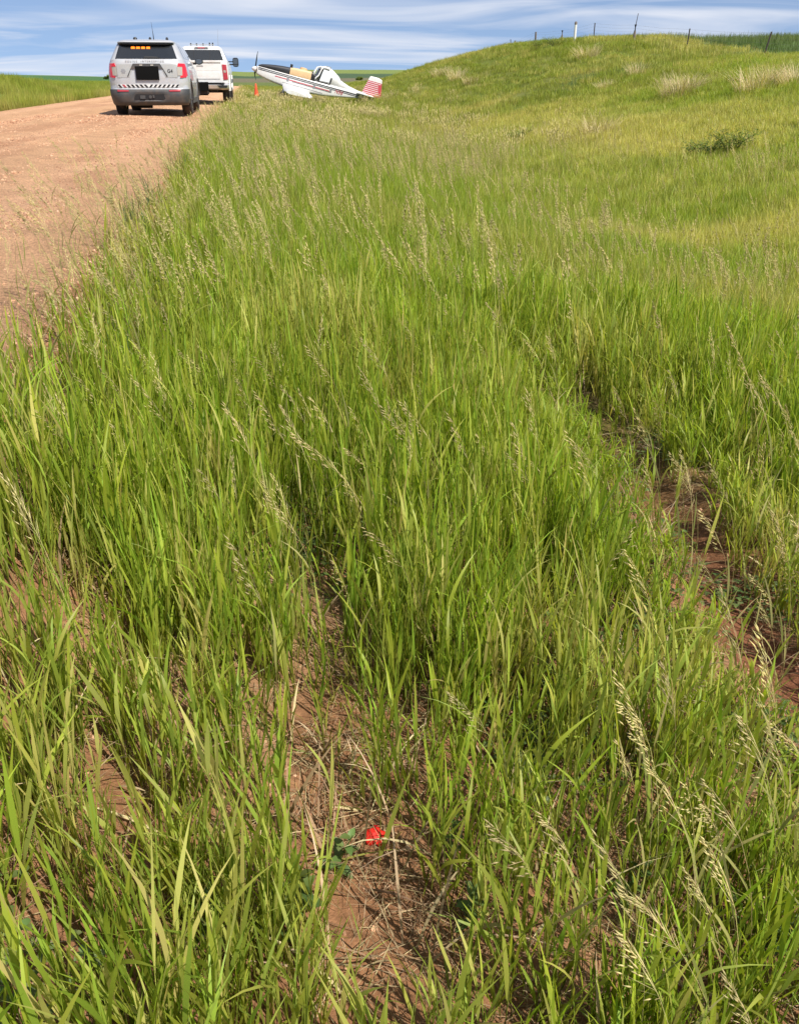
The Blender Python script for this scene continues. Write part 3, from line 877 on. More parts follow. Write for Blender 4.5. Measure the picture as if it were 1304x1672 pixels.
k = off_road(x, y) & thin(x, y, g, prob * (1 - 0.6 * sstep(5, 9, x))); x, y, z = x[k], y[k], z[k]
place('far_seed_heads', seed_far, x, y, z, g, 0.7, 1.0, g.random(len(x)) * 0.4, 'yellowish seed heads far along the verge towards the aircraft', 'seed heads', 0.08, 0.6 + 0.4 * sstep(-0.5, 1.0, x))
counts['seed3'] = len(x)

blue_kinds = [mid_tuft(30, 0.09, 0.34, 0.0085, 'bluegrass', 5) for _ in range(5)]
x, y, z, g = spread(-1.08, -0.5, 2.2, 12.0, 9, 124)
k = thin(x, y, g, sstep(0.42, 0.6, vnoise(x, y, 1.0, 2, 75))); x, y, z = x[k], y[k], np.maximum(z[k], np.where(x[k] < ROAD_R, road_z(x[k], y[k]) - 0.03, -9))
place('shoulder_grass', blue_kinds, x, y, z, g, 0.7, 1.25, g.random(len(x)) * 0.5, 'grey green grass clumps creeping over the gravel road edge', 'grass', 0.15)
# --- litter, clover, road stones
lit = [litter(40, 0.14) for _ in range(6)]
x, y, z, g = spread(-1.5, 3.4, 0.5, 5.0, 75, 109)
k = off_road(x - 0.1, y) & thin(x, y, g, 1 - 0.8 * np.clip(track_depth(x, y) * 1.5, 0, 1)); x, y, z = x[k], y[k], z[k]
place('dry_litter', lit, x, y, z, g, 0.5, 1.0, 0.35 + g.random(len(x)) * 0.65, 'dead straw and leaf litter lying on the reddish soil', 'litter', 0.08)
cl = [clover(34, 0.12) for _ in range(5)]
x, y, z, g = spread(-1.2, 2.6, 0.45, 4.0, 75, 110)
k = off_road(x - 0.3, y) & thin(x, y, g, sstep(0.48, 0.66, vnoise(x, y, 1.5, 2, 66)) * (1 - 0.7 * bare_mask(x, y)) * (1 - np.clip(track_depth(x, y), 0, 1))); x, y, z = x[k], y[k], z[k]
place('clover_cover', cl, x, y, z, g, 0.8, 1.4, g.random(len(x)) * 0.7, 'low dark clover leaves between the grass stems', 'clover', 0.1)

def pebble():
    m = MB(); bm = bmesh.new(); bmesh.ops.create_icosphere(bm, subdivisions=1, radius=1)
    for v in bm.verts: v.co *= U(0.75, 1.2); v.co.z *= 0.65
    me = bpy.data.meshes.new('pebble'); bm.to_mesh(me); bm.free()
    me.materials.append(M['pebble']); return me
def pebble_mat():
    m, n, l, out = new_mat('scoria_pebble')
    tn = n.new('ShaderNodeAttribute'); tn.attribute_type = 'INSTANCER'; tn.attribute_name = 'tint'
    rp = n.new('ShaderNodeValToRGB')
    rp.color_ramp.elements[0].color = (0.28, 0.145, 0.085, 1); rp.color_ramp.elements[1].color = (0.64, 0.43, 0.28, 1)
    e = rp.color_ramp.elements.new(0.5); e.color = (0.50, 0.27, 0.15, 1)
    l.new(tn.outputs['Fac'], rp.inputs[0])
    p = n.new('ShaderNodeBsdfPrincipled'); p.inputs['Roughness'].default_value = 0.95
    l.new(rp.outputs[0], p.inputs['Base Color']); l.new(p.outputs[0], out.inputs[0])
    return m
M['pebble'] = pebble_mat()
pk = [pebble() for _ in range(5)]
def road_points(x0, x1, y0, y1, dens, seed):
    g = np.random.default_rng(seed); n = int((x1 - x0) * (y1 - y0) * dens)
    x = g.uniform(x0, x1, n); y = g.uniform(y0, y1, n); z = road_z(x, y)
    px, py, dep = cam_px(x, y, z); k = (px > -300) & (px < 1500) & (dep > 0.2)
    x, y, z = x[k], y[k], z[k]
    return x, y, z, g
x1, y1, z1, g = road_points(-5.5, -0.95, 2.0, 9.0, 900, 111)
x2, y2, z2, g2 = road_points(-8.0, -0.95, 9.0, 26.0, 170, 112)
x = np.concatenate([x1, x2]); y = np.concatenate([y1, y2]); z = np.concatenate([z1, z2])
sz = np.concatenate([0.004 + 0.011 * g.random(len(x1)) ** 4, 0.008 + 0.014 * g.random(len(x2)) ** 4])
sz *= 0.45 + 0.7 * sstep(0.35, 0.7, vnoise(x * 2.2, y * 0.25, 1.0, 3, 76))
n = len(x); rot = g.uniform(0, 6.28, (n, 3))
scatter('road_gravel', pk, np.stack([x, y, z - 0.002], 1), rot, np.repeat(sz[:, None], 3, 1), g.integers(0, 5, n), g.random(n), 'loose reddish gravel strewn over the road', 'gravel')
counts['gravel'] = n
x, y, z, g = spread(-1.2, 2.8, 0.5, 4.5, 650, 125)
n = len(x)
scatter('soil_crumbs', pk, np.stack([x, y, z], 1), g.uniform(0, 6.28, (n, 3)), np.repeat((0.0015 + 0.008 * g.random(n) ** 5)[:, None], 3, 1), g.integers(0, 5, n), g.random(n) * 0.75, 'small crumbs and pebbles on the bare reddish soil', 'soil crumbs')
print('SCATTER', counts)
#PART2
# ------------------------------------------------------------------ vehicles
def outline_rings(zs, rear, front, W, c=0.28, nr=14, ns=6):
    """plan outlines at each height: a rear curve, the flanks and a front curve"""
    rings = []
    for z in zs:
        w = W(z); pts = []
        for i in range(nr + 1):
            a = -1 + 2 * i / nr; xx = w * math.sin(a * math.pi / 2)
            pts.append((xx, rear(xx, z), z))
        y0 = rear(w, z); y1 = front(w, z)
        for i in range(1, ns): pts.append((w, y0 + (y1 - y0) * i / ns, z))
        for i in range(nr + 1):
            a = 1 - 2 * i / nr; xx = w * math.sin(a * math.pi / 2)
            pts.append((xx, front(xx, z), z))
        for i in range(1, ns): pts.append((-w, y1 + (y0 - y1) * i / ns, z))
        rings.append(pts)
    return rings

def cut_wells(me, ys, r, z, halfw):
    """cut round wheel wells out of a closed body mesh"""
    body = bpy.data.objects.new('cut_body', me); COL.objects.link(body)
    cutters = []
    for yc in ys:
        for sg in (-1, 1):
            m = MB(); m.tube([(sg * (halfw - 0.42), yc, z), (sg * (halfw + 0.3), yc, z)], r, 28)
            c = bpy.data.objects.new('cutter', m.mesh('cutter')); COL.objects.link(c)
            md = body.modifiers.new('b', 'BOOLEAN'); md.operation = 'DIFFERENCE'; md.object = c; md.solver = 'EXACT'
            cutters.append(c)
    dg = bpy.context.evaluated_depsgraph_get()
    new = bpy.data.meshes.new_from_object(body.evaluated_get(dg))
    bpy.data.objects.remove(body)
    for c in cutters: bpy.data.objects.remove(c)
    new.polygons.foreach_set('use_smooth', [True] * len(new.polygons))
    new.set_sharp_from_angle(angle=R(32))
    return new

def obj_of(name, me, parent, mat=None):
    if mat: me.materials.clear(); me.materials.append(mat)
    o = bpy.data.objects.new(name, me); COL.objects.link(o); o.parent = parent
    return o

def wheel_meshes(r, w):
    t = MB(); rings = []
    prof = [(r * 0.62, -w / 2), (r * 0.80, -w / 2 - 0.006), (r * 0.95, -w / 2 + 0.012), (r, -w / 2 + 0.045), (r, w / 2 - 0.045), (r * 0.95, w / 2 - 0.012), (r * 0.80, w / 2 + 0.006), (r * 0.62, w / 2)]
    for rr, xx in prof:
        rings.append([(xx, rr * math.cos(a), rr * math.sin(a)) for a in [2 * math.pi * j / 32 for j in range(32)]])
    t.rings(rings, cap=False)
    rm = MB(); rr = []
    for q, xx in ((r * 0.625, -w * 0.42), (r * 0.60, w * 0.30), (r * 0.54, w * 0.34), (r * 0.2, w * 0.30), (r * 0.16, w * 0.40), (0.01, w * 0.41)):
        rr.append([(xx, q * math.cos(a), q * math.sin(a)) for a in [2 * math.pi * j / 24 for j in range(24)]])
    rm.rings(rr, cap=True)
    for j in range(5):
        a = 2 * math.pi * j / 5
        rm.tube([(w * 0.36, r * 0.16 * math.cos(a), r * 0.16 * math.sin(a)), (w * 0.38, r * 0.58 * math.cos(a), r * 0.58 * math.sin(a))], 0.035, 6)
    return t.mesh('tyre', M['tyre']), rm.mesh('rim', M['rim'])

def add_wheels(root, r, w, track, ys):
    tm, rm = wheel_meshes(r, w)
    for yc in ys:
        for sg in (-1, 1):
            t = obj_of('wheel', tm, root); t.location = (sg * track / 2, yc, r)
            t.rotation_euler = (0, 0, 0 if sg > 0 else math.pi)
            obj_of('rim', rm, t)

def rear_corner(x, w, c):
    e = max(0.0, abs(x) - (w - c)) / c
    return c * (1 - math.sqrt(max(0.0, 1 - min(e, 1) ** 2))) + 0.035 * (x / max(w, 0.1)) ** 2

# ---------------- the SUV
def make_suv(loc):
    root = empty('sport_utility_vehicle', loc)
    tag(root, 'silver SUV with lit amber lamps in its rear window, nearest on the gravel road', 'SUV')
    WT = [(0.22, .90), (0.30, .95), (0.5, .985), (0.8, 1.0), (1.05, .985), (1.22, .955), (1.32, .90), (1.5, .815), (1.66, .735), (1.72, .69), (1.76, .60), (1.78, .40)]
    RT = [(0.22, .16), (0.32, .04), (0.5, 0.0), (0.62, .03), (0.66, .075), (0.8, .075), (1.0, .085), (1.24, .11), (1.30, .15), (1.33, .185), (1.64, .43), (1.68, .46), (1.695, .34), (1.72, .36), (1.755, .48), (1.78, .95)]
    FT = [(0.22, 4.85), (0.35, 4.98), (0.6, 5.05), (0.9, 5.02), (1.02, 4.92), (1.08, 4.7), (1.12, 4.3), (1.17, 3.75), (1.3, 3.52), (1.6, 2.95), (1.70, 2.7), (1.755, 2.4), (1.78, 1.9)]
    W = lambda z: interp(z, WT)
    def rear(x, z): return interp(z, RT) + rear_corner(x, W(z), 0.30 if z < 1.3 else 0.22)
    def front(x, z): return interp(z, FT) - rear_corner(x, W(z), 0.45)
    zs = [.30, .38, .46, .54, .61, .66, .74, .84, .94, 1.02, 1.06, 1.09, 1.12, 1.16, 1.21, 1.26, 1.30, 1.33, 1.40, 1.48, 1.56, 1.64, 1.682, 1.696, 1.72, 1.745, 1.765, 1.78]
    m = MB(); m.rings(outline_rings(zs, rear, front, W))
    me = cut_wells(m.mesh('body', M['silver']), (1.06, 4.08), 0.43, 0.40, 1.0)
    body = obj_of('body', me, root, M['silver'])
    RF = lambda x, z, d: (x, rear(x, z) - d, z)
    # bumper of dark plastic wrapping the tail, with a slot for the tow bar
    bz = [.26, .31, .36, .42, .50, .56, .60, .635]
    def rb(x, z):
        s = 0.05 if .40 < z < .52 and abs(x) < .42 else 0.0
        return rear(x, z) - .035 + s
    pts = []
    for z in bz:
        row = []
        w = W(z) + .012
        for i in range(29):
            a = -1 + 2 * i / 28; xx = w * math.sin(a * math.pi / 2)
            row.append((xx, rb(xx, z), z))
        back = [(p[0] * .95, max(p[1], .25) + .18, z) for p in reversed(row)]
        pts.append([(w, .62, z)] * 0 + row + back)
    b = MB(); b.rings(pts); bumper = b.build('bumper', M['plastic'], root, angle=50)
    for sg in (-1, 1):
        b = MB(); b.patch([(sg * .50, .585), (sg * .78, .585), (sg * .78, .625), (sg * .50, .615)], RF, off=.052, back=-.02)
        b.build('reflector', M['dullred'], bumper)
    b = MB(); b.box((0.0, .03, .46), (.78, .05, .13)); b.build('tow_recess', M['trim'], bumper)
    b = MB(); b.tube([(0.02, -.02, .46), (0.02, .3, .46)], .04, 8); b.box((-.17, .0, .455), (.13, .05, .08)); b.box((.10, .0, .47), (.04, .05, .07))
    b.build('tow_hitch', M['plastic'], bumper)
    # rear window, its wiper and the lit lamps behind it
    b = MB(); b.patch([(-.76, 1.325), (.76, 1.325), (.65, 1.648), (-.65, 1.648)], RF, off=.010, back=.01, n=12, m=8)
    win = b.build('rear_window', M['glass'], root)
    b = MB(); b.patch([(-.06, 1.345), (.34, 1.345), (.26, 1.375), (-.03, 1.385)], RF, off=.035, back=-.012, n=8, m=2)
    b.build('wiper', M['trim'], win)
    for k in range(4):
        b = MB(); xx = -.31 + k * .125
        b.patch([(xx - .046, 1.548), (xx + .046, 1.548), (xx + .046, 1.600), (xx - .046, 1.600)], RF, off=.022, back=-.011, n=3, m=2)
        b.build('warning_lamp', M['amber'], win)
    b = MB(); b.patch([(-.70, 1.650), (.70, 1.650), (.68, 1.668), (-.68, 1.668)], lambda x, z, d: (x, rear(x, 1.70) - d - .01, z), off=.0, back=.10, n=12, m=2)
    b.build('spoiler_lip', M['trim'], root)
    # grey panels beside the plate, dark garnish above it
    for sg in (-1, 1):
        b = MB(); b.patch([(sg * .45, .90), (sg * .74, .90), (sg * .74, 1.20), (sg * .30, 1.20)], RF, off=.006, back=.01, n=6, m=4)
        b.build('grey_panel', M['greypanel'], root)
    b = MB(); b.patch([(-.40, 1.10), (.40, 1.10), (.33, 1.215), (-.33, 1.215)], RF, off=.028, back=.01, n=8, m=3)
    gar = b.build('plate_garnish', M['plastic'], root)
    for sg in (-1, 1):
        b = MB(); b.patch([(sg * .40, 1.10), (sg * .33, 1.215), (sg * .47, .93), (sg * .50, .93)], RF, off=.02, back=.005, n=3, m=3)
        b.build('garnish_edge', M['plastic'], gar)
        b = MB(); b.patch([(sg * .10, 1.165), (sg * .17, 1.165), (sg * .17, 1.195), (sg * .10, 1.195)], RF, off=.036, back=-.02, n=2, m=1)
        b.build('plate_lamp', M['lens'], gar)
    b = MB(); b.patch([(-.285, .845), (.285, .845), (.285, 1.155), (-.285, 1.155)], RF, off=.042, back=-.005, n=8, m=4)
    b.build('number_plate', M['plate'], root)
    # tail lamps: a red C round a pale centre
    for sg in (-1, 1):
        b = MB()
        b.patch([(sg * .76, 1.15), (sg * .955, 1.14), (sg * .94, 1.215), (sg * .78, 1.225)], RF, off=.022, back=.01, n=6, m=3)
        b.patch([(sg * .865, .94), (sg * .985, .95), (sg * .957, 1.15), (sg * .875, 1.15)], RF, off=.0221, back=.01, n=6, m=5)
        b.patch([(sg * .80, .895), (sg * .95, .905), (sg * .975, .955), (sg * .82, .945)], RF, off=.0219, back=.01, n=6, m=3)
        tl = b.build('tail_lamp', M['red'], root)
        b = MB(); b.patch([(sg * .745, .945), (sg * .868, .945), (sg * .872, 1.15), (sg * .745, 1.15)], RF, off=.015, back=.01, n=4, m=3)
        b.build('clear_lens', M['lens'], tl)
    # black and white slanted stripes above the bumper, meeting in the middle
    n = 7
    b = MB(); b.patch([(-.76, .675), (.74, .675), (.76, .745), (-.78, .745)], RF, off=.006, back=.01, n=12, m=2)
    strip = b.build('stripe_band', M['white'], root)
    for sg in (-1, 1):
        for k in range(n):
            x0 = .01 + k * .108
            b = MB(); b.patch([(sg * x0, .68), (sg * (x0 + .052), .68), (sg * (x0 + .105), .742), (sg * (x0 + .053), .742)], RF, off=.013, back=-.004, n=2, m=2)
            b.build('dark_stripe', M['dullred'] if (sg < 0 and k == 5) else M['trim'], strip)
    # lettering and emblem
    text_part('POLICE  INTERCEPTOR', .062, M['letters'], root, (-.03, rear(0, 1.27) - .016, 1.268), (R(84), 0, 0), spacing=1.55)
    text_part('G4', .115, M['trim'], root, (.565, rear(.565, 1.05) - .016, 1.045), (R(88), 0, 0))
    b = MB(); q = []
    for j in range(16):
        r_ = .062 if j % 2 == 0 else .042; a = math.pi * 2 * j / 16
        q.append((-.585 + r_ * math.cos(a), 1.045 + r_ * math.sin(a)))
    b.rings([[RF(x_, z_, .012) for x_, z_ in q], [RF(x_, z_, .004) for x_, z_ in q]]); b.build('emblem', M['letters'], root)
    # flanks: windows, mirrors, arches
    def SF(sg): return lambda yy, z, d: (sg * (W(z) + d), yy, z)
    for sg in (-1, 1):
        for (a, bb, c_, d_) in (((.95), 1.62, 1.62, 1.12), (1.72, 2.62, 2.62, 1.72), (2.72, 3.52, 3.10, 2.72)):
            b = MB(); b.patch([(a, 1.335), (bb, 1.335), (c_, 1.635), (d_, 1.635)], SF(sg), off=.006, back=.01, n=5, m=5)
            b.build('side_window', M['sideglass'], root)
        b = MB()
        b.rings([[(sg * (1.04 + rx * .5 + .1) , 3.42 + yy, 1.30 + rz * s_) for rx, rz, s_ in [(math.cos(t) * .26, math.sin(t) * .085, 1) for t in [2 * math.pi * j / 14 for j in range(14)]]] if False else
                 [(sg * (1.13 + sc * .12 * math.cos(t)), 3.36 + yy, 1.31 + sc * .088 * math.sin(t)) for t in [2 * math.pi * j / 14 for j in range(14)]] for yy, sc in ((0, .9), (.03, 1.0), (.10, .95), (.16, .55))])
        b.box((sg * 1.0, 3.42, 1.25), (.10, .07, .05))
        mir = b.build('door_mirror', M['trim'], root)
        b = MB(); b.rings([[(sg * (1.13 + .095 * math.cos(t)), 3.352 + yy, 1.31 + .066 * math.sin(t)) for t in [2 * math.pi * j / 14 for j in range(14)]] for yy in (0, .012)])
        b.build('mirror_glass', M['sideglass'], mir)
        for yc in (1.06, 4.08):
            b = MB(); inner, outer = [], []
            fr = []
            for j in range(17):
                t = math.pi * j / 16
                fr.append([(sg * (1.0 + o_), yc + rr * math.cos(t), .40 + rr * math.sin(t)) for o_, rr in ((-.06, .425), (.012, .425), (.012, .475), (-.06, .475))])
            b.rings(fr); b.build('arch_trim', M['plastic'], root)
        for ya, yb_ in ((1.52, 3.62),):
            b = MB(); b.box((sg * .965, (ya + yb_) / 2, .34), (.06, yb_ - ya, .12)); b.build('side_sill', M['plastic'], root)
    # roof pods and whips
    for x_, y_, r_ in ((-.30, 1.0, .055), (.08, .95, .035), (.50, 1.0, .035)):
        b = MB(); b.rings([[(x_ + r_ * s_ * math.cos(t), y_ + r_ * s_ * math.sin(t), 1.765 + h_) for t in [2 * math.pi * j / 12 for j in range(12)]] for h_, s_ in ((0, 1), (.035, .95), (.065, .55))])
        b.build('roof_pod', M['trim'], root)
    b = MB(); b.tube([(.15, 1.15, 1.76), (.15, 1.15, 1.90), (.14, 1.17, 2.02), (.13, 1.20, 2.18)], [.014, .009, .005, .003], 6); b.build('whip_aerial', M['trim'], root)
    # under the tail
    b = MB(); b.box((0, 2.6, .36), (1.3, 4.2, .16)); b.box((0, .62, .33), (1.45, .5, .14)); b.build('underbody', M['under'], root)
    for sg in (-1, 1):
        b = MB(); b.tube([(sg * .60, .10, .30), (sg * .60, .5, .31)], .05, 10); b.build('exhaust_pipe', M['exhaust'], root)
    b = MB(); b.tube([(-.52, .9, .26), (-.05, .9, .26)], .09, 10); b.build('silencer', M['under'], root)
    b = MB(); b.tube([(-.8, 1.06, .38), (.8, 1.06, .38)], .06, 8); b.build('rear_axle', M['under'], root)
    add_wheels(root, .38, .255, 1.70, (1.06, 4.08))
    return root

make_suv((-2.66, 25.0, float(road_z(np.array(-2.66), np.array(25.0))) - 0.01))

# ---------------- the pickup truck
def make_truck(loc):
    root = empty('pickup_truck', loc)
    tag(root, 'white pickup truck with red tail lamp parked ahead of the SUV', 'truck')
    WB = [(.58, .95), (.66, 1.0), (.9, 1.02), (1.2, 1.015), (1.42, .985), (1.47, .95)]
    W = lambda z: interp(z, WB)
    rear = lambda x, z: .10 + rear_corner(x, W(z), .10)
    zs = [.62, .66, .75, .9, 1.05, 1.2, 1.32, 1.42, 1.455, 1.47]
    m = MB(); m.rings(outline_rings(zs, rear, lambda x, z: 2.18, W))
    obj_of('cargo_bed', cut_wells(m.mesh('bed'), (1.25,), .49, .46, 1.02), root, M['white'])
    RF = lambda x, z, d: (x, rear(x, z) - d, z)
    b = MB(); b.patch([(-.78, .70), (.78, .70), (.79, 1.455), (-.79, 1.455)], RF, off=.02, back=.01, n=8, m=2)
    b.patch([(-.70, .86), (.70, .86), (.70, 1.10), (-.70, 1.10)], RF, off=.035, back=-.01, n=8, m=2)
    b.patch([(-.76, 1.40), (.76, 1.40), (.76, 1.47), (-.76, 1.47)], RF, off=.045, back=-.01, n=8, m=2)
    tg = b.build('tailgate', M['white'], root, bevel=.008)
    b = MB(); b.patch([(-.70, 1.115), (.70, 1.115), (.70, 1.13), (-.70, 1.13)], RF, off=.0215, back=-.01, n=4, m=1)
    b.build('crease', M['greypanel'], tg)
    b = MB(); b.patch([(-.12, 1.27), (.12, 1.27), (.11, 1.32), (-.11, 1.32)], RF, off=.03, back=-.01, n=4, m=1); b.build('tailgate_handle', M['greypanel'], tg)
    for sg in (-1, 1):
        b = MB(); b.patch([(sg * .82, .83), (sg * .985, .85), (sg * .955, 1.33), (sg * .80, 1.34)], RF, off=.022, back=.01, n=5, m=6)
        tl = b.build('tail_lamp', M['dullred'], root)
        b = MB(); b.patch([(sg * .85, 1.07), (sg * .93, 1.07), (sg * .92, 1.15), (sg * .84, 1.15)], RF, off=.028, back=-.012, n=2, m=2)
        b.build('clear_lens', M['lens'], tl)
    # bumper
    b = MB(); row = []
    for z, off in ((.50, .02), (.55, -.08), (.66, -.10), (.71, -.06), (.725, .03)):
        r_ = []
        for i in range(17):
            xx = -1.0 + 2.0 * i / 16; r_.append((xx, off + .10 * (abs(xx)) ** 4, z))
        row.append(r_ + [(p[0], p[1] + .22, z) for p in reversed(r_)])
    b.rings(row); bp = b.build('bumper', M['chrome'], root, angle=45)
    for sg in (-1, 1):
        b = MB(); b.patch([(sg * .66, .565), (sg * .93, .575), (sg * .95, .655), (sg * .58, .655)], lambda x, z, d: (x, -.09 + .10 * abs(x) ** 4 - d, z), off=.014, back=-.0, n=5, m=2)
        b.build('bumper_step', M['trim'], bp)
    b = MB(); b.box((0, -.03, .735), (1.7, .16, .02)); b.build('step_pad', M['trim'], bp)
    b = MB(); b.box((-.02, -.115, .615), (.56, .03, .30)); b.build('number_plate', M['plate'], root, bevel=.01)
    b = MB(); b.box((0, .12, .42), (.5, .3, .12)); b.build('tow_hitch', M['under'], root)
    # cab
    WC = [(.58, .97), (.8, 1.02), (1.2, 1.01), (1.42, .98), (1.52, .93), (1.7, .86), (1.92, .75), (1.98, .67), (2.01, .50)]
    Wc = lambda z: interp(z, WC)
    crear = lambda x, z: 2.21 + interp(z, [(1.45, 0), (1.52, .02), (1.93, .12), (1.97, .16), (2.01, .45)]) + rear_corner(x, Wc(z), .14) * .6
    cfront = lambda x, z: interp(z, [(.5, 6.05), (.9, 6.15), (1.2, 6.1), (1.30, 5.9), (1.36, 5.2), (1.42, 4.75), (1.5, 4.6), (1.9, 4.05), (1.97, 3.8), (2.01, 3.4)]) - rear_corner(x, Wc(z), .3)
    zs = [.56, .62, .75, .9, 1.05, 1.18, 1.28, 1.33, 1.37, 1.42, 1.5, 1.6, 1.7, 1.8, 1.9, 1.94, 1.97, 1.99, 2.01]
    m = MB(); m.rings(outline_rings(zs, crear, cfront, Wc))
    obj_of('cab', cut_wells(m.mesh('cab'), (5.15,), .49, .46, 1.02), root, M['white'])
    CF = lambda x, z, d: (x, crear(x, z) - d, z)
    b = MB(); b.patch([(-.80, 1.50), (.80, 1.50), (.70, 1.86), (-.70, 1.86)], CF, off=.01, back=.01, n=10, m=6)
    w_ = b.build('rear_window', M['glass'], root)
    for x_ in (-.30, .30):
        b = MB(); b.patch([(x_ - .012, 1.505), (x_ + .012, 1.505), (x_ + .012, 1.855), (x_ - .012, 1.855)], CF, off=.016, back=-.008, n=1, m=4)
        b.build('window_bar', M['trim'], w_)
    b = MB(); b.patch([(-.26, 1.905), (.26, 1.905), (.25, 1.955), (-.25, 1.955)], CF, off=.025, back=.01, n=6, m=2)
    hb = b.build('high_brake_lamp', M['plastic'], root)
    b = MB(); b.patch([(-.13, 1.915), (.13, 1.915), (.13, 1.945), (-.13, 1.945)], CF, off=.031, back=-.02, n=4, m=1); b.build('red_lens', M['dullred'], hb)
    for sg in (-1, 1):
        SF = lambda yy, z, d: (sg * (Wc(z) + d), yy, z)
        for c4 in ([(2.55, 1.47), (3.35, 1.47), (3.35, 1.86), (2.66, 1.86)], [(3.45, 1.47), (4.55, 1.47), (3.98, 1.86), (3.45, 1.86)]):
            b = MB(); b.patch(c4, SF, off=.006, back=.01, n=5, m=5); b.build('side_window', M['sideglass'], root)
        b = MB()
        b.rings([[(sg * (1.23 + sc * .12 * c_), 4.28 + yy, 1.46 + sc * .17 * s_) for c_, s_ in [(math.copysign(abs(math.cos(t)) ** .5, math.cos(t)), math.copysign(abs(math.sin(t)) ** .5, math.sin(t))) for t in [2 * math.pi * j / 20 for j in range(20)]]] for yy, sc in ((0, .92), (.03, 1), (.10, .95), (.15, .6))])
        b.box((sg * 1.10, 4.33, 1.38), (.30, .05, .05)); b.box((sg * 1.10, 4.33, 1.48), (.30, .05, .04))
        mi = b.build('door_mirror', M['trim'], root)
        b = MB(); b.box((sg * 1.23, 4.272, 1.49), (.18, .012, .20)); b.box((sg * 1.23, 4.272, 1.345), (.18, .012, .05)); b.build('mirror_glass', M['sideglass'], mi, bevel=.004)
        for yc in (1.25, 5.15):
            b = MB(); fr = []
            for j in range(17):
                t = math.pi * j / 16
                fr.append([(sg * (1.02 + o_), yc + rr * math.cos(t), .46 + rr * math.sin(t)) for o_, rr in ((-.05, .485), (.02, .485), (.02, .535), (-.05, .535))])
            b.rings(fr); b.build('arch_trim', M['white'], root)
        b = MB(); b.box((sg * .96, 3.2, .50), (.12, 2.4, .07)); b.build('running_board', M['trim'], root)
    # roof light rack
    b = MB(); b.box((0.0, 3.0, 2.055), (.95, .10, .02)); rk = b.build('roof_rack', M['greypanel'], root)
    for x_, s_ in ((-.42, .04), (-.2, .035), (.05, .035), (.30, .06), (.42, .06)):
        b = MB(); b.box((x_, 3.0, 2.045 + s_ / 2), (.05, .08, s_ + .04)); b.build('rack_lamp', M['trim'], rk)
    b = MB(); b.tube([(.62, 3.2, 1.97), (.63, 3.25, 2.3), (.64, 3.3, 2.62)], [.008, .005, .003], 5); b.build('whip_aerial', M['letters'], root)
    b = MB(); b.box((0, 3.2, .52), (.9, 5.6, .14)); b.box((0, .5, .50), (1.1, .6, .16)); b.build('underbody', M['under'], root)
    b = MB(); b.tube([(-.85, 1.25, .46), (.85, 1.25, .46)], .07, 8); b.tube([(-.16, 1.25, .46), (.16, 1.25, .46)], .16, 12); b.build('rear_axle', M['under'], root)
    add_wheels(root, .41, .28, 1.72, (1.25, 5.15))
    return root
make_truck((-1.93, 36.0, float(road_z(np.array(-1.93), np.array(38.0))) - 0.01))

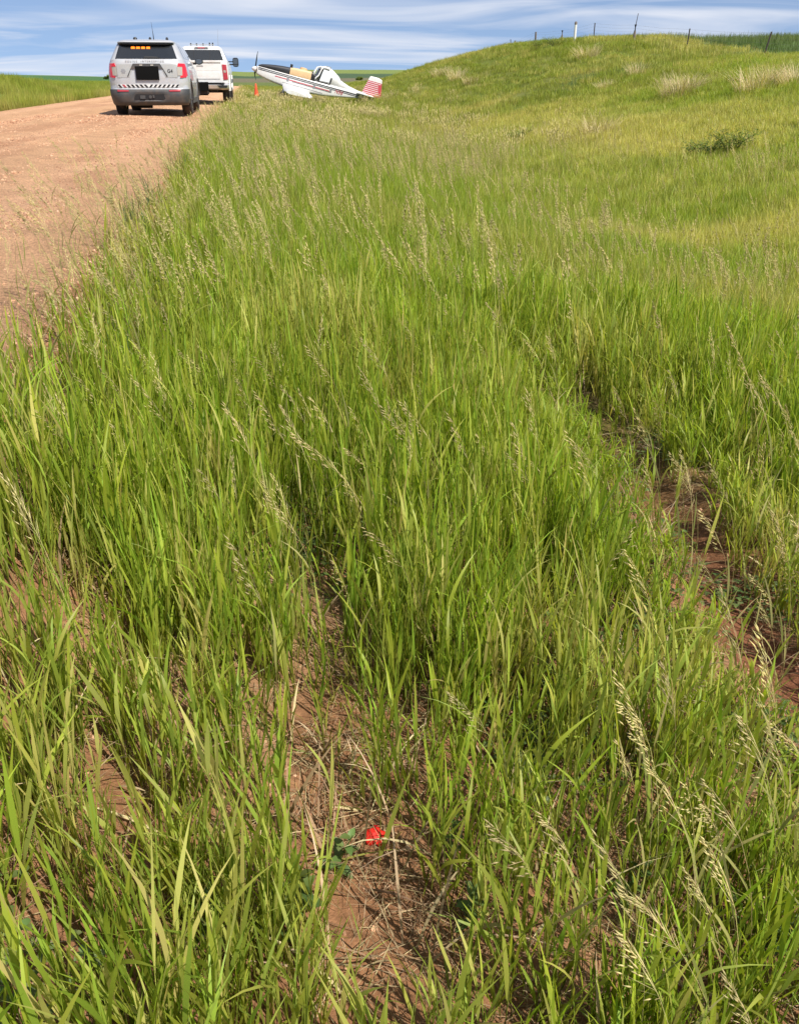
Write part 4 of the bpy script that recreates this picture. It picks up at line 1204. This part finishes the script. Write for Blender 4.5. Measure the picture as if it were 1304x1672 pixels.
# ------------------------------------------------------------------ aircraft
def make_plane():
    TH = 14.4; S0, T0 = 2.6, -1.45
    NOSE = Vector((-0.10, 62.0, CAM_Z + 0.47))
    rot = Euler((0, R(TH), 0)).to_matrix()
    base = NOSE + rot @ Vector((S0, 0, T0))
    root = empty('crop_duster_aircraft', base, (0, R(TH), 0))
    tag(root, 'small white low-wing aircraft with black nose and red striped tail in ditch', 'aircraft')
    def P(s, y, t): return (s - S0, y, t - T0)
    SEC = [(.36, .20, -.28, .36), (.6, .205, -.36, .42), (1.0, .21, -.45, .47), (1.6, .215, -.53, .51), (2.6, .22, -.58, .52), (3.6, .24, -.58, .52), (4.6, .26, -.50, .50), (5.4, .28, -.36, .42), (6.2, .30, -.20, .31), (6.9, .32, -.06, .21), (7.5, .33, .02, .12), (7.9, .33, .08, .05)]
    def sec(s):
        a = [q[0] for q in SEC]
        return [float(np.interp(s, a, [q[k] for q in SEC])) for k in (1, 2, 3)]
    PW = 6.0
    def ring(s, top=None, bot=None, hw=None, n=28, pw=PW):
        t1, t0, w = sec(s)
        if top is not None: t1 = top
        if bot is not None: t0 = bot
        if hw is not None: w = hw
        out = []
        for j in range(n):
            a = 2 * math.pi * j / n; c_, s_ = math.cos(a), math.sin(a)
            out.append(P(s, w * math.copysign(abs(c_) ** (2 / pw), c_), (t1 + t0) / 2 + (t1 - t0) / 2 * math.copysign(abs(s_) ** (2 / pw), s_)))
        return out
    ss = list(np.linspace(.36, 7.9, 40))
    b = MB(); b.rings([ring(s) for s in ss]); b.build('fuselage', M['white'], root, angle=50)
    def SF(s, t, d):
        t1, t0, w = sec(s); e = min(abs((t - (t1 + t0) / 2) / ((t1 - t0) / 2)), .999)
        return P(s, -(w * (1 - e ** PW) ** (1 / PW) + d), t)
    # black top cowl and deck
    b = MB(); b.rings([ring(s, top, .165, hw, pw=3.2) for s, top, hw in ((.40, .27, .33), (.6, .36, .38), (1.0, .45, .43), (1.4, .52, .45), (1.9, .585, .46), (2.36, .62, .46))]); b.build('top_cowl', M['blackpaint'], root, angle=50)
    b = MB(); b.box(P(2.42, -.05, .72), (.16, .22, .20)); b.build('filler_box', M['trim'], root, bevel=.01)
    # tan hopper
    b = MB(); b.rings([ring(s, top, .15, hw, pw=5) for s, top, hw in ((2.37, .60, .44), (2.6, .66, .45), (3.2, .70, .45), (3.72, .72, .44))]); hp = b.build('hopper', M['hopper'], root, angle=50)
    b = MB(); b.rings([[P(3.2 + rr * math.cos(a), rr * math.sin(a), tt) for a in [2 * math.pi * j / 16 for j in range(16)]] for tt, rr in ((.68, .24), (.80, .22), (.82, .10))]); b.build('hopper_lid', M['hopper'], hp)
    b = MB(); b.rings([ring(s, top, .15, hw, pw=5) for s, top, hw in ((3.73, .74, .45), (3.98, .62, .47))]); b.build('bulkhead', M['trim'], root)
    # cockpit: white hood and turtle deck, framed windscreen and door pane
    TD = [(4.20, 1.16, .30), (4.5, 1.25, .37), (4.8, 1.24, .38), (5.1, 1.10, .37), (5.5, .86, .33), (5.62, .70, .31), (6.2, .50, .24), (6.9, .38, .16), (7.4, .36, .08)]
    b = MB(); b.rings([ring(s, top, .18, hw, pw=2.4) for s, top, hw in TD[2:]]); b.build('turtle_deck', M['white'], root, angle=50)
    b = MB(); b.rings([ring(s, top, top - .22, hw, pw=2.4) for s, top, hw in TD[:3]]); b.build('cockpit_roof', M['white'], root, angle=50)
    b = MB(); b.rings([ring(s, top, .20, hw, pw=3) for s, top, hw in ((3.98, .62, .36), (4.12, 1.02, .32), (4.30, 1.12, .33), (4.82, 1.12, .34))]); b.build('cockpit_glass', M['sideglass'], root, angle=50)
    for sg in (-1, 1):
        b = MB()
        b.tube([P(3.92, sg * .40, .30), P(3.88, sg * .37, .72), P(4.02, sg * .32, 1.05), P(4.25, sg * .30, 1.15)], .045, 8)
        b.tube([P(3.92, sg * .40, .30), P(4.18, sg * .385, .62), P(4.30, sg * .36, 1.0), P(4.40, sg * .33, 1.15)], .045, 8)
        b.build('windscreen_frame', M['white'], root)
        b = MB(); b.rings([[P(s_, sg * y_, t_) for s_, y_, t_ in ((4.28, .395, .34), (4.92, .405, .38), (4.86, .365, 1.02), (4.42, .36, 1.04))], [P(s_, sg * (y_ - .02), t_) for s_, y_, t_ in ((4.28, .395, .34), (4.92, .405, .38), (4.86, .365, 1.02), (4.42, .36, 1.04))]])
        dr = b.build('door_pane', M['canopy'], root, smooth=False)
        b = MB(); b.tube([P(4.24, sg * .405, .30), P(4.40, sg * .37, 1.06)], .035, 6); b.tube([P(4.24, sg * .405, .30), P(4.95, sg * .415, .32)], .035, 6); b.tube([P(4.97, sg * .415, .30), P(5.02, sg * .40, .66)], .045, 6)
        b.build('door_frame', M['trim'], dr)
    b = MB(); b.box(P(4.72, -.12, 1.262), (.34, .2, .03)); b.build('roof_hatch', M['greypanel'], root)
    # stripes and lettering on the flank
    for t_, h_, mm, s1, s2 in ((.125, .060, 'blackpaint', .42, 7.0), (.035, .040, 'blackpaint', .42, 7.0), (-.10, .05, 'redpaint', 1.5, 5.1), (-.16, .02, 'blackpaint', 2.6, 5.1), (-.33, .02, 'letters', 2.0, 4.6)):
        b = MB(); b.patch([(s1, t_ - h_ / 2), (s2, t_ - h_ / 2), (s2, t_ + h_ / 2), (s1, t_ + h_ / 2)], SF, off=.010, back=.004, n=40, m=1); b.build('stripe', M[mm], root)
    for s_, t_ in ((2.32, -.11), (4.02, -.10), (5.10, -.06)):
        b = MB(); b.patch([(s_ - .07, t_ - .09), (s_ + .07, t_ - .09), (s_ + .07, t_ + .09), (s_ - .07, t_ + .09)], SF, off=.016, back=.0, n=2, m=2); b.build('hatch', M['letters'], root)
    p0 = Vector(SF(5.62, -.02, .02)); p1 = Vector(SF(5.2, -.02, .02)); p2 = Vector(SF(6.0, -.02, .02))
    text_part('N56', .30, M['redpaint'], root, p0, (R(90), 0, math.atan2(p2.y - p1.y, p2.x - p1.x)), shear=.35)
    # nose: spinner and propeller, lower blade bent back
    b = MB(); b.rings([[P(s_, rr * math.cos(a), rr * math.sin(a) - .02) for a in [2 * math.pi * j / 20 for j in range(20)]] for s_, rr in ((0, .01), (.04, .07), (.12, .125), (.24, .165), (.36, .18))]); b.build('spinner', M['white'], root)
    b = MB(); b.rings([[P(s_, .24 * math.cos(a), .20 * math.sin(a) - .04) for a in [2 * math.pi * j / 20 for j in range(20)]] for s_ in (.30, .37)]); b.build('nose_ring', M['exhaust'], root)
    def blade(path):
        b = MB(); rr = []
        for i, (s_, t_) in enumerate(path):
            k = i / (len(path) - 1); w_ = .07 + .05 * math.sin(math.pi * min(k * 1.1, 1)); th = .028 * (1 - .7 * k); tw = .9 - .6 * k
            rr.append([P(s_ + x_ * math.sin(tw) * .6 + y_, x_ * math.cos(tw) * .9, t_) for x_, y_ in ((-w_, 0), (0, th), (w_, 0), (0, -th))])
        b.rings(rr); return b.build('propeller_blade', M['blade'], root)
    blade([(.22, .02), (.23, .25), (.22, .5), (.21, .75), (.22, 1.0)])
    blade([(.22, -.06), (.24, -.25), (.30, -.45), (.38, -.62)])
    # wings
    AIR = [(0, 0), (.03, .045), (.12, .085), (.3, .10), (.6, .07), (1, .005), (.6, -.03), (.3, -.045), (.12, -.04), (.03, -.025)]
    for sg in (-1, 1):
        rr = []
        for k, chord, sle in ((.35, 1.75, 2.05), (2.0, 1.75, 2.05), (4.6, 1.7, 2.08), (5.2, 1.4, 2.2)):
            rr.append([P(sle + a * chord, sg * k, -.50 + c_ * chord * 1.1 + k * (.085 if sg > 0 else -.055)) for a, c_ in AIR])
        b = MB(); b.rings(rr); wg = b.build('wing', M['white'], root, angle=40)
        b = MB(); b.rings([[P(3.45 + a * .33, sg * k, -.45 + c_ * .5 + k * (.085 if sg > 0 else -.055)) for a, c_ in ((0, .10), (1, .03), (1, -.01), (0, -.03))] for k in (2.6, 4.7)]); b.build('aileron', M['white'], wg)
    # tail
    for sg in (-1, 1):
        rr = [[P(sle + a * ch, sg * k, .24 + c_ * ch * .6) for a, c_ in AIR] for k, ch, sle in ((.05, 1.15, 6.75), (1.2, .95, 6.95), (1.45, .6, 7.15))]
        b = MB(); b.rings(rr); b.build('tailplane', M['white'], root, angle=40)
    FIN = [(7.12, .36, .0), (7.44, 1.40, 0), (8.22, 1.42, 0), (8.40, .35, 0)]
    def FF(k, t, y): # chordwise position k at height t
        a = float(np.interp(t, [.30, 1.40], [7.10, 7.44])); e = float(np.interp(t, [.30, 1.42], [8.42, 8.26]))
        return P(a + (e - a) * k, y, t)
    def fin_piece(t0, t1, th, mm, nm, par):
        prof = [(0, 0), (.08, .6), (.35, 1.0), (.7, .7), (1, .15), (.7, -.7), (.35, -1), (.08, -.6)]
        b = MB(); b.rings([[FF(k, t, y * th) for k, y in prof] for t in (t0, t1)]); return b.build(nm, M[mm], par, angle=40)
    fin = fin_piece(.28, 1.16, .055, 'redpaint', 'fin_and_rudder', root)
    fin_piece(1.16, 1.36, .055, 'white', 'fin_cap', fin); 
    b = MB(); b.rings([[FF(k, 1.36, y * .055) for k, y in ((0, 0), (.08, .6), (.35, 1), (.7, .7), (1, .15), (.7, -.7), (.35, -1), (.08, -.6))], [FF(.08 + k * .62, 1.43, y * .03) for k, y in ((0, 0), (.08, .6), (.35, 1), (.7, .7), (1, .15), (.7, -.7), (.35, -1), (.08, -.6))]]); b.build('fin_tip', M['white'], fin)
    for j in range(7):
        t_ = .40 + j * .112; fin_piece(t_, t_ + .034, .060, 'white', 'white_stripe', fin)
    # landing gear
    wt, wr = wheel_meshes(.28, .2)
    for sg in (-1, 1):
        b = MB(); b.tube([P(2.2, sg * .4, -.5), P(2.15, sg * 1.05, -1.15)], .05, 8); lg = b.build('gear_leg', M['white'], root)
        w = obj_of('wheel', wt, root); w.location = P(2.15, sg * 1.12, -1.18); obj_of('rim', wr, w)
    b = MB(); b.tube([P(7.3, 0, .1), P(7.5, 0, -.15)], .03, 6); b.build('tail_spring', M['trim'], root)
    w = obj_of('tail_wheel', wt, root); w.scale = (.4, .4, .4); w.location = P(7.52, 0, -.2)
    return root
make_plane()

# ------------------------------------------------------------------ traffic cone by the propeller
def make_cone(x, y, zb):
    root = empty('traffic_cone', (x, y, zb))
    tag(root, 'orange traffic cone standing below the aircraft propeller', 'cone')
    b = MB(); b.rings([[(r_ * math.cos(a), r_ * math.sin(a), z_) for a in [2 * math.pi * j / 20 for j in range(20)]] for z_, r_ in ((.03, .19), (.30, .155), (.72, .08), (1.0, .045), (1.03, .03))]); b.build('cone_body', M['orange'], root)
    b = MB(); b.box((0, 0, .02), (.46, .46, .04)); b.build('cone_base', M['orange'], root, bevel=.01)
make_cone(.08, 60.5, float(ground_z(np.array(.08), np.array(60.5))) + .0)

# ------------------------------------------------------------------ fence on the crest
FENCE_X = 20.0
fence = empty('wire_fence', (FENCE_X, 35.8, float(ground_z(np.array(FENCE_X), np.array(35.8)))))
tag(fence, 'wire fence on dark leaning posts along the top of the grassy bank', 'fence')
def fence_child(mb, name, mat):
    for i, p in enumerate(mb.v): mb.v[i] = (p[0] - fence.location.x, p[1] - fence.location.y, p[2] - fence.location.z)
    return mb.build(name, mat, fence)
tops = []
post_px = [(1.55, .10, 0), (1.789, .22, 1), (2.146, .05, 1), (2.475, .0, 0), (2.78, .0, 1), (3.094, .02, 0), (3.393, .0, 0), (3.663, .03, 0), (3.70, -.12, 1), (3.934, .04, 0), (4.27, .0, 0), (4.60, .0, 0), (4.95, .0, 0), (5.3, 0, 0), (5.7, 0, 0), (6.1, 0, 0)]
for i, (k, lean, steel) in enumerate(post_px):
    yy = FENCE_X * k; xx = FENCE_X + U(-.1, .1); zz = float(ground_z(np.array(xx), np.array(yy)))
    H = U(0.85, 0.95) if steel else U(0.68, 0.82)
    top = Vector((xx + math.sin(lean) * H, yy, zz + math.cos(lean) * H)); bot = Vector((xx, yy, zz - .2))
    b = MB()
    if steel: b.tube([bot, top], .032, 5)
    else:
        mid = bot.lerp(top, .6) + Vector((U(-.02, .02), 0, 0)); b.tube([bot, mid, top], [.075, .068, .06], 9)
    fence_child(b, 'fence_post', M['steelpost'] if steel else M['wood'])
    if abs(lean) < .3: tops.append((bot, top))
tops.sort(key=lambda q: q[0].y)
for f in (.98, .80, .60, .42):
    b = MB(); pts = []
    for (b0, t0), (b1, t1) in zip(tops[:-1], tops[1:]):
        for q in (0, .5):
            p = b0.lerp(t0, .16 + .84 * f * .98).lerp(b1.lerp(t1, .16 + .84 * f * .98), q); p.z -= .04 * math.sin(math.pi * q); p.x -= .04; pts.append(p)
    b.tube(pts, .0022, 4); fence_child(b, 'fence_wire', M['wire'])

def post_thing(name, x, y, h, r, mat, label, cat, cap=None, lean=0.0):
    zz = float(ground_z(np.array(x), np.array(y)))
    b = MB(); tx = math.sin(lean) * h
    if cap is None:
        b.tube([(0, 0, -.2), (tx * .5, 0, h * .5), (tx, 0, h)], [r, r * .95, r * .8], 10)
        o = b.build(name, mat); o.location = (x, y, zz); return tag(o, label, cat)
    root = empty(name, (x, y, zz))
    b.tube([(0, 0, -.2), (tx, 0, h)], r, 12); b.build('post', mat, root)
    b = MB(); b.rings([[(tx + q * math.cos(a), q * math.sin(a), z_) for a in [2 * math.pi * j / 12 for j in range(12)]] for z_, q in ((h, r * 1.1), (h + .10, r * 1.1), (h + .16, r * .6))]); b.build('cap', cap, root)
    return tag(root, label, cat)
post_thing('marker_post', FENCE_X - .6, FENCE_X * 2.86, .85, .075, M['whitepost'], 'tall white marker post with a dull cap standing at the fence line', 'post', M['wood'])
post_thing('thin_pole', FENCE_X + .8, FENCE_X * 2.575, 1.2, .020, M['steelpost'], 'thin dark leaning pole just behind the fence', 'pole', None, .13)

# ------------------------------------------------------------------ dry tufts, shrubs, weeds, trees (each one a thing)
def at_px(px, py, lo=2.0, hi=160.0):
    """first ground point met by the view ray through a pixel of the photograph"""
    v = np.array([px - 652, 836 - py, 1400.0]); cp_, sp_ = math.cos(R(PITCH)), math.sin(R(PITCH))
    f = v[2] * cp_ + v[1] * sp_; u = v[1] * cp_ - v[2] * sp_; r = v[0]
    cy, sy = math.cos(R(YAW)), math.sin(R(YAW)); X = r * cy + f * sy; Y = -r * sy + f * cy; hlen = math.hypot(X, Y)
    t = np.linspace(lo, hi, 6000); gz = ground_z(X / hlen * t, Y / hlen * t); rz = CAM_Z + u / hlen * t
    k = np.nonzero(rz <= gz)[0]; k = k[0] if len(k) else len(t) - 1
    return X / hlen * t[k], Y / hlen * t[k], float(gz[k])

def dry_mesh(n, rad, h, w):
    P = Plant()
    for i in range(n):
        r = rad * math.sqrt(random.random()); q = U(0, 6.28)
        P.blade((r * math.cos(q), r * math.sin(q), -.05), q + U(-.8, .8), h * U(.5, 1.0), w * U(.6, 1), U(.05, .5), U(.1, 1.2), 4, U(-.5, .5), h0=.2, h1=1)
    return P.mesh('dry_blades', M['straw'])
dry_protos = [dry_mesh(240, .32, .85, .008) for _ in range(4)]
DRY = [(1105, 158, 1.5, 'pale dry grass tuft on the bank, below the leaning steel post pair'),
       (1125, 150, 1.2, 'smaller dry grass tuft hugging the right side of the mid-bank tuft'),
       (1232, 152, 1.5, 'broad straw-coloured tuft near the right edge on the upper bank'),
       (1262, 138, 1.2, 'bent dry tuft up and right of the broad straw tuft'),
       (1298, 140, 1.2, 'dry straw tuft cut by the right edge of the picture'),
       (1040, 125, 1.1, 'thin upright dry tuft high on the bank left of centre right posts'),
       (975, 222, 1.2, 'flattened bleached tuft at the foot of the bank'),
       (990, 148, .8, 'small dry tuft halfway up the bank face'),
       (960, 95, 1.3, 'dry streak of grass just below the white marker post'),
       (745, 132, 1.4, 'pale dry patch of grass on the far slope above the ditch'),
       (720, 125, 1.3, 'pale dry patch leftmost on the far slope'),
       (768, 138, 1.0, 'dry tuft low on the far slope, right of the pale patch'),
       (1150, 62, 1.0, 'dry tuft on the crest beside the upright steel post'),
       (1180, 64, .9, 'dry tuft on the crest, second from the upright steel post')]
for i, (px, py, s, lab) in enumerate(DRY):
    x_, y_, z_ = at_px(px, py)
    o = bpy.data.objects.new('dry_grass_tuft', dry_protos[i % 4]); COL.objects.link(o)
    o.location = (x_, y_, z_); o.scale = (s * 1.25, s * 1.25, s * .8); o.rotation_euler = (U(-.1, .1), U(-.1, .1), U(0, 6))
    tag(o, lab, 'dry grass', 'dry grass tufts on the bank')

def shrub(name, loc, rad, h, n, label, cat, leafmat, group=None, leaf=(.045, .085)):
    root = empty(name, loc); P = Plant(); S = MB()
    stems = []
    for i in range(12):
        q = U(0, 6.28); rr = rad * U(.3, .95); e = Vector((rr * math.cos(q), rr * math.sin(q), h * U(.5, 1.0)))
        mid = Vector((e.x * .45, e.y * .45, e.z * .55)); S.tube([(e.x * .08, e.y * .08, -.05), mid, e], [.012, .008, .004], 4); stems.append((mid, e))
    for i in range(n):
        a, b_ = random.choice(stems); c = a.lerp(b_, U(0, 1.15)) + Vector((random.gauss(0, rad * .16), random.gauss(0, rad * .16), random.gauss(0, h * .09)))
        if c.z < .02: c.z = .02
        P.leaf(tuple(c), U(0, 6.28), U(-.3, .9), U(*leaf), U(*leaf) * .5, U(.2, 1))
    S.build('stems', M['bark'], root)
    o = bpy.data.objects.new('foliage', P.mesh('foliage', leafmat)); COL.objects.link(o); o.parent = root
    return tag(root, label, cat, group)
for px, py, rad, h, n, lab in ((1190, 252, .6, .5, 800, 'dark green leafy bush in the ditch grass towards the right edge'),
                          (1150, 258, .5, .35, 700, 'smaller dark bush touching the left side of the ditch bush'),
                          (845, 232, .45, .38, 500, 'small grey green bush in the middle of the ditch'),
                          (905, 76, .9, .5, 600, 'dark low bush on the hill shoulder left of the white marker post'),
                          (875, 80, .8, .45, 500, 'low bush on the hill shoulder, leftmost below the fence')):
    shrub('low_bush', at_px(px, py), rad, h, n, lab, 'bush', M['shrub'])

def weed(px, py, n, size, label, mat='weed', lift=.10):
    loc = at_px(px, py, .4, 12.0); root = empty('leafy_weed', loc); size *= U(.6, .8); root.rotation_euler = (U(-.3, .3), U(-.3, .3), 0)
    S = MB(); P0 = []
    q0 = U(0, 6.28)
    b = MB(); b.tube([(0, 0, -.01), (.01, .005, lift * .6), (.015, .0, lift * 1.3)], [.0028, .002, .0012], 5); b.build('stem', M['weedstem'], root)
    for i in range(n):
        P = Plant(); t = (i + .5) / n; P.leaf((.012 * t, .004 * t, lift * 1.25 * t), q0 + i * 2.4, U(.1, .55) + t * .3, size * (1.15 - .5 * t), size * .5 * (1.1 - .5 * t), U(.3, 1))
        o = bpy.data.objects.new('leaf', P.mesh('leaf', M[mat])); COL.objects.link(o); o.parent = root
    return tag(root, label, 'weed', 'broad-leaved weeds among the grass')
M['weedstem'] = paint('weed_stem', (0.14, 0.18, 0.05), 0.6)
for a in ((490, 1490, 11, .075, 'leafy weed with dull oval leaves, between bottom centre and left'),
          (440, 1545, 10, .08, 'broad-leaved weed nearest the bottom edge, left of centre'),
          (765, 1510, 12, .06, 'pale leafy weed on bare soil, right of bottom centre'),
          (740, 1400, 14, .04, 'fine-leaved grey green weed right of the red scrap'),
          (545, 1420, 9, .06, 'small oval-leaved weed below and left of the red scrap'),
          (120, 1185, 10, .075, 'dark weed in the shade towards the left edge'),
          (345, 1560, 9, .07, 'leafy weed near the bottom edge towards the left corner'),
          (1010, 1470, 12, .055, 'leafy weed in the clover right of the bare soil'),
          (1240, 1560, 11, .065, 'yellow green leafy weed in the bottom right corner')):
    weed(*a)

def red_scrap():
    x_, y_, z_ = at_px(612, 1372, .4, 6.0); root = empty('red_scrap', (x_, y_, z_ + .012))
    tag(root, 'small bright red rounded scrap lying on soil among foreground grass', 'scrap')
    bm = bmesh.new(); bmesh.ops.create_icosphere(bm, subdivisions=4, radius=1)
    for v in bm.verts:
        n_ = v.co.copy(); a = math.atan2(n_.y, n_.x); lat = n_.z
        f = 1 + .10 * math.cos(5 * a + 1.5 * lat) * (1 - lat * lat) + .05 * math.sin(9 * a + 4 * lat) + .05 * math.sin(7 * n_.x + 3 * n_.z)
        if lat > .55: f -= .22 * (lat - .55)
        v.co = Vector((n_.x * .021 * f, n_.y * .020 * f, n_.z * .019 * f))
    me = bpy.data.meshes.new('body'); bm.to_mesh(me); bm.free()
    me.polygons.foreach_set('use_smooth', [True] * len(me.polygons)); obj_of('body', me, root, M['scrap'])
    for k in range(3):
        a0 = 1.2 + k * 2.0; b = MB(); rr = []
        for i in range(7):
            t = i / 6; row = []
            for j in range(5):
                s_ = (j / 4 - .5) * 2; ang = a0 + s_ * .45 * math.sin(math.pi * (.1 + .8 * t)); r_ = .0235 * math.sin(math.pi * (.15 + .6 * t)); row.append((r_ * math.cos(ang), r_ * math.sin(ang), -.020 * math.cos(math.pi * (.15 + .6 * t)) * 1.1))
            rr.append(row)
        b.rings(rr, cap=False, close=False); o = b.build('fold', M['scrapdark'], root)
        sd = o.modifiers.new('t', 'SOLIDIFY'); sd.thickness = .001
    root.rotation_euler = (R(25), R(-12), 0)
red_scrap()

def far_tree(px, dist, rad, h, label):
    az = math.atan((px - 652) / 1573.0) + R(YAW); x_ = math.sin(az) * dist; y_ = math.cos(az) * dist; z_ = float(ground_z(np.array(x_), np.array(y_)))
    root = empty('tree', (x_, y_, z_)); T = MB(); T.tube([(0, 0, -.3), (.1, 0, h * .35), (.05, .1, h * .75)], [.22, .16, .06], 7)
    P = Plant()
    for i in range(5):
        q = U(0, 6.28); T.tube([(.05, 0, h * U(.25, .5)), (math.cos(q) * rad * .7, math.sin(q) * rad * .7, h * U(.55, .85))], [.09, .03], 5)
    T.build('trunk', M['bark'], root)
    cl = [(Vector((U(-.7, .7) * rad, U(-.7, .7) * rad, h * U(.35, .9))), rad * U(.3, .5)) for _ in range(12)]
    for i in range(1500):
        c, r_ = random.choice(cl); d_ = Vector((random.gauss(0, 1), random.gauss(0, 1), random.gauss(0, .7))).normalized() * r_ * random.random() ** .4
        P.leaf(tuple(c + d_), U(0, 6.28), U(-.6, .8), .2, .13, U(0, 1))
    o = bpy.data.objects.new('crown', P.mesh('crown', M['shrub'])); COL.objects.link(o); o.parent = root
    tag(root, label, 'tree')
far_tree(180, 240, 1.0, 1.0, 'small dark tree on the skyline just left of the SUV')
far_tree(172, 250, .6, .6, 'tiny dark tree left of the skyline tree by the SUV')
far_tree(586, 210, .8, .55, 'low dark tree between the cockpit and the striped tail fin')
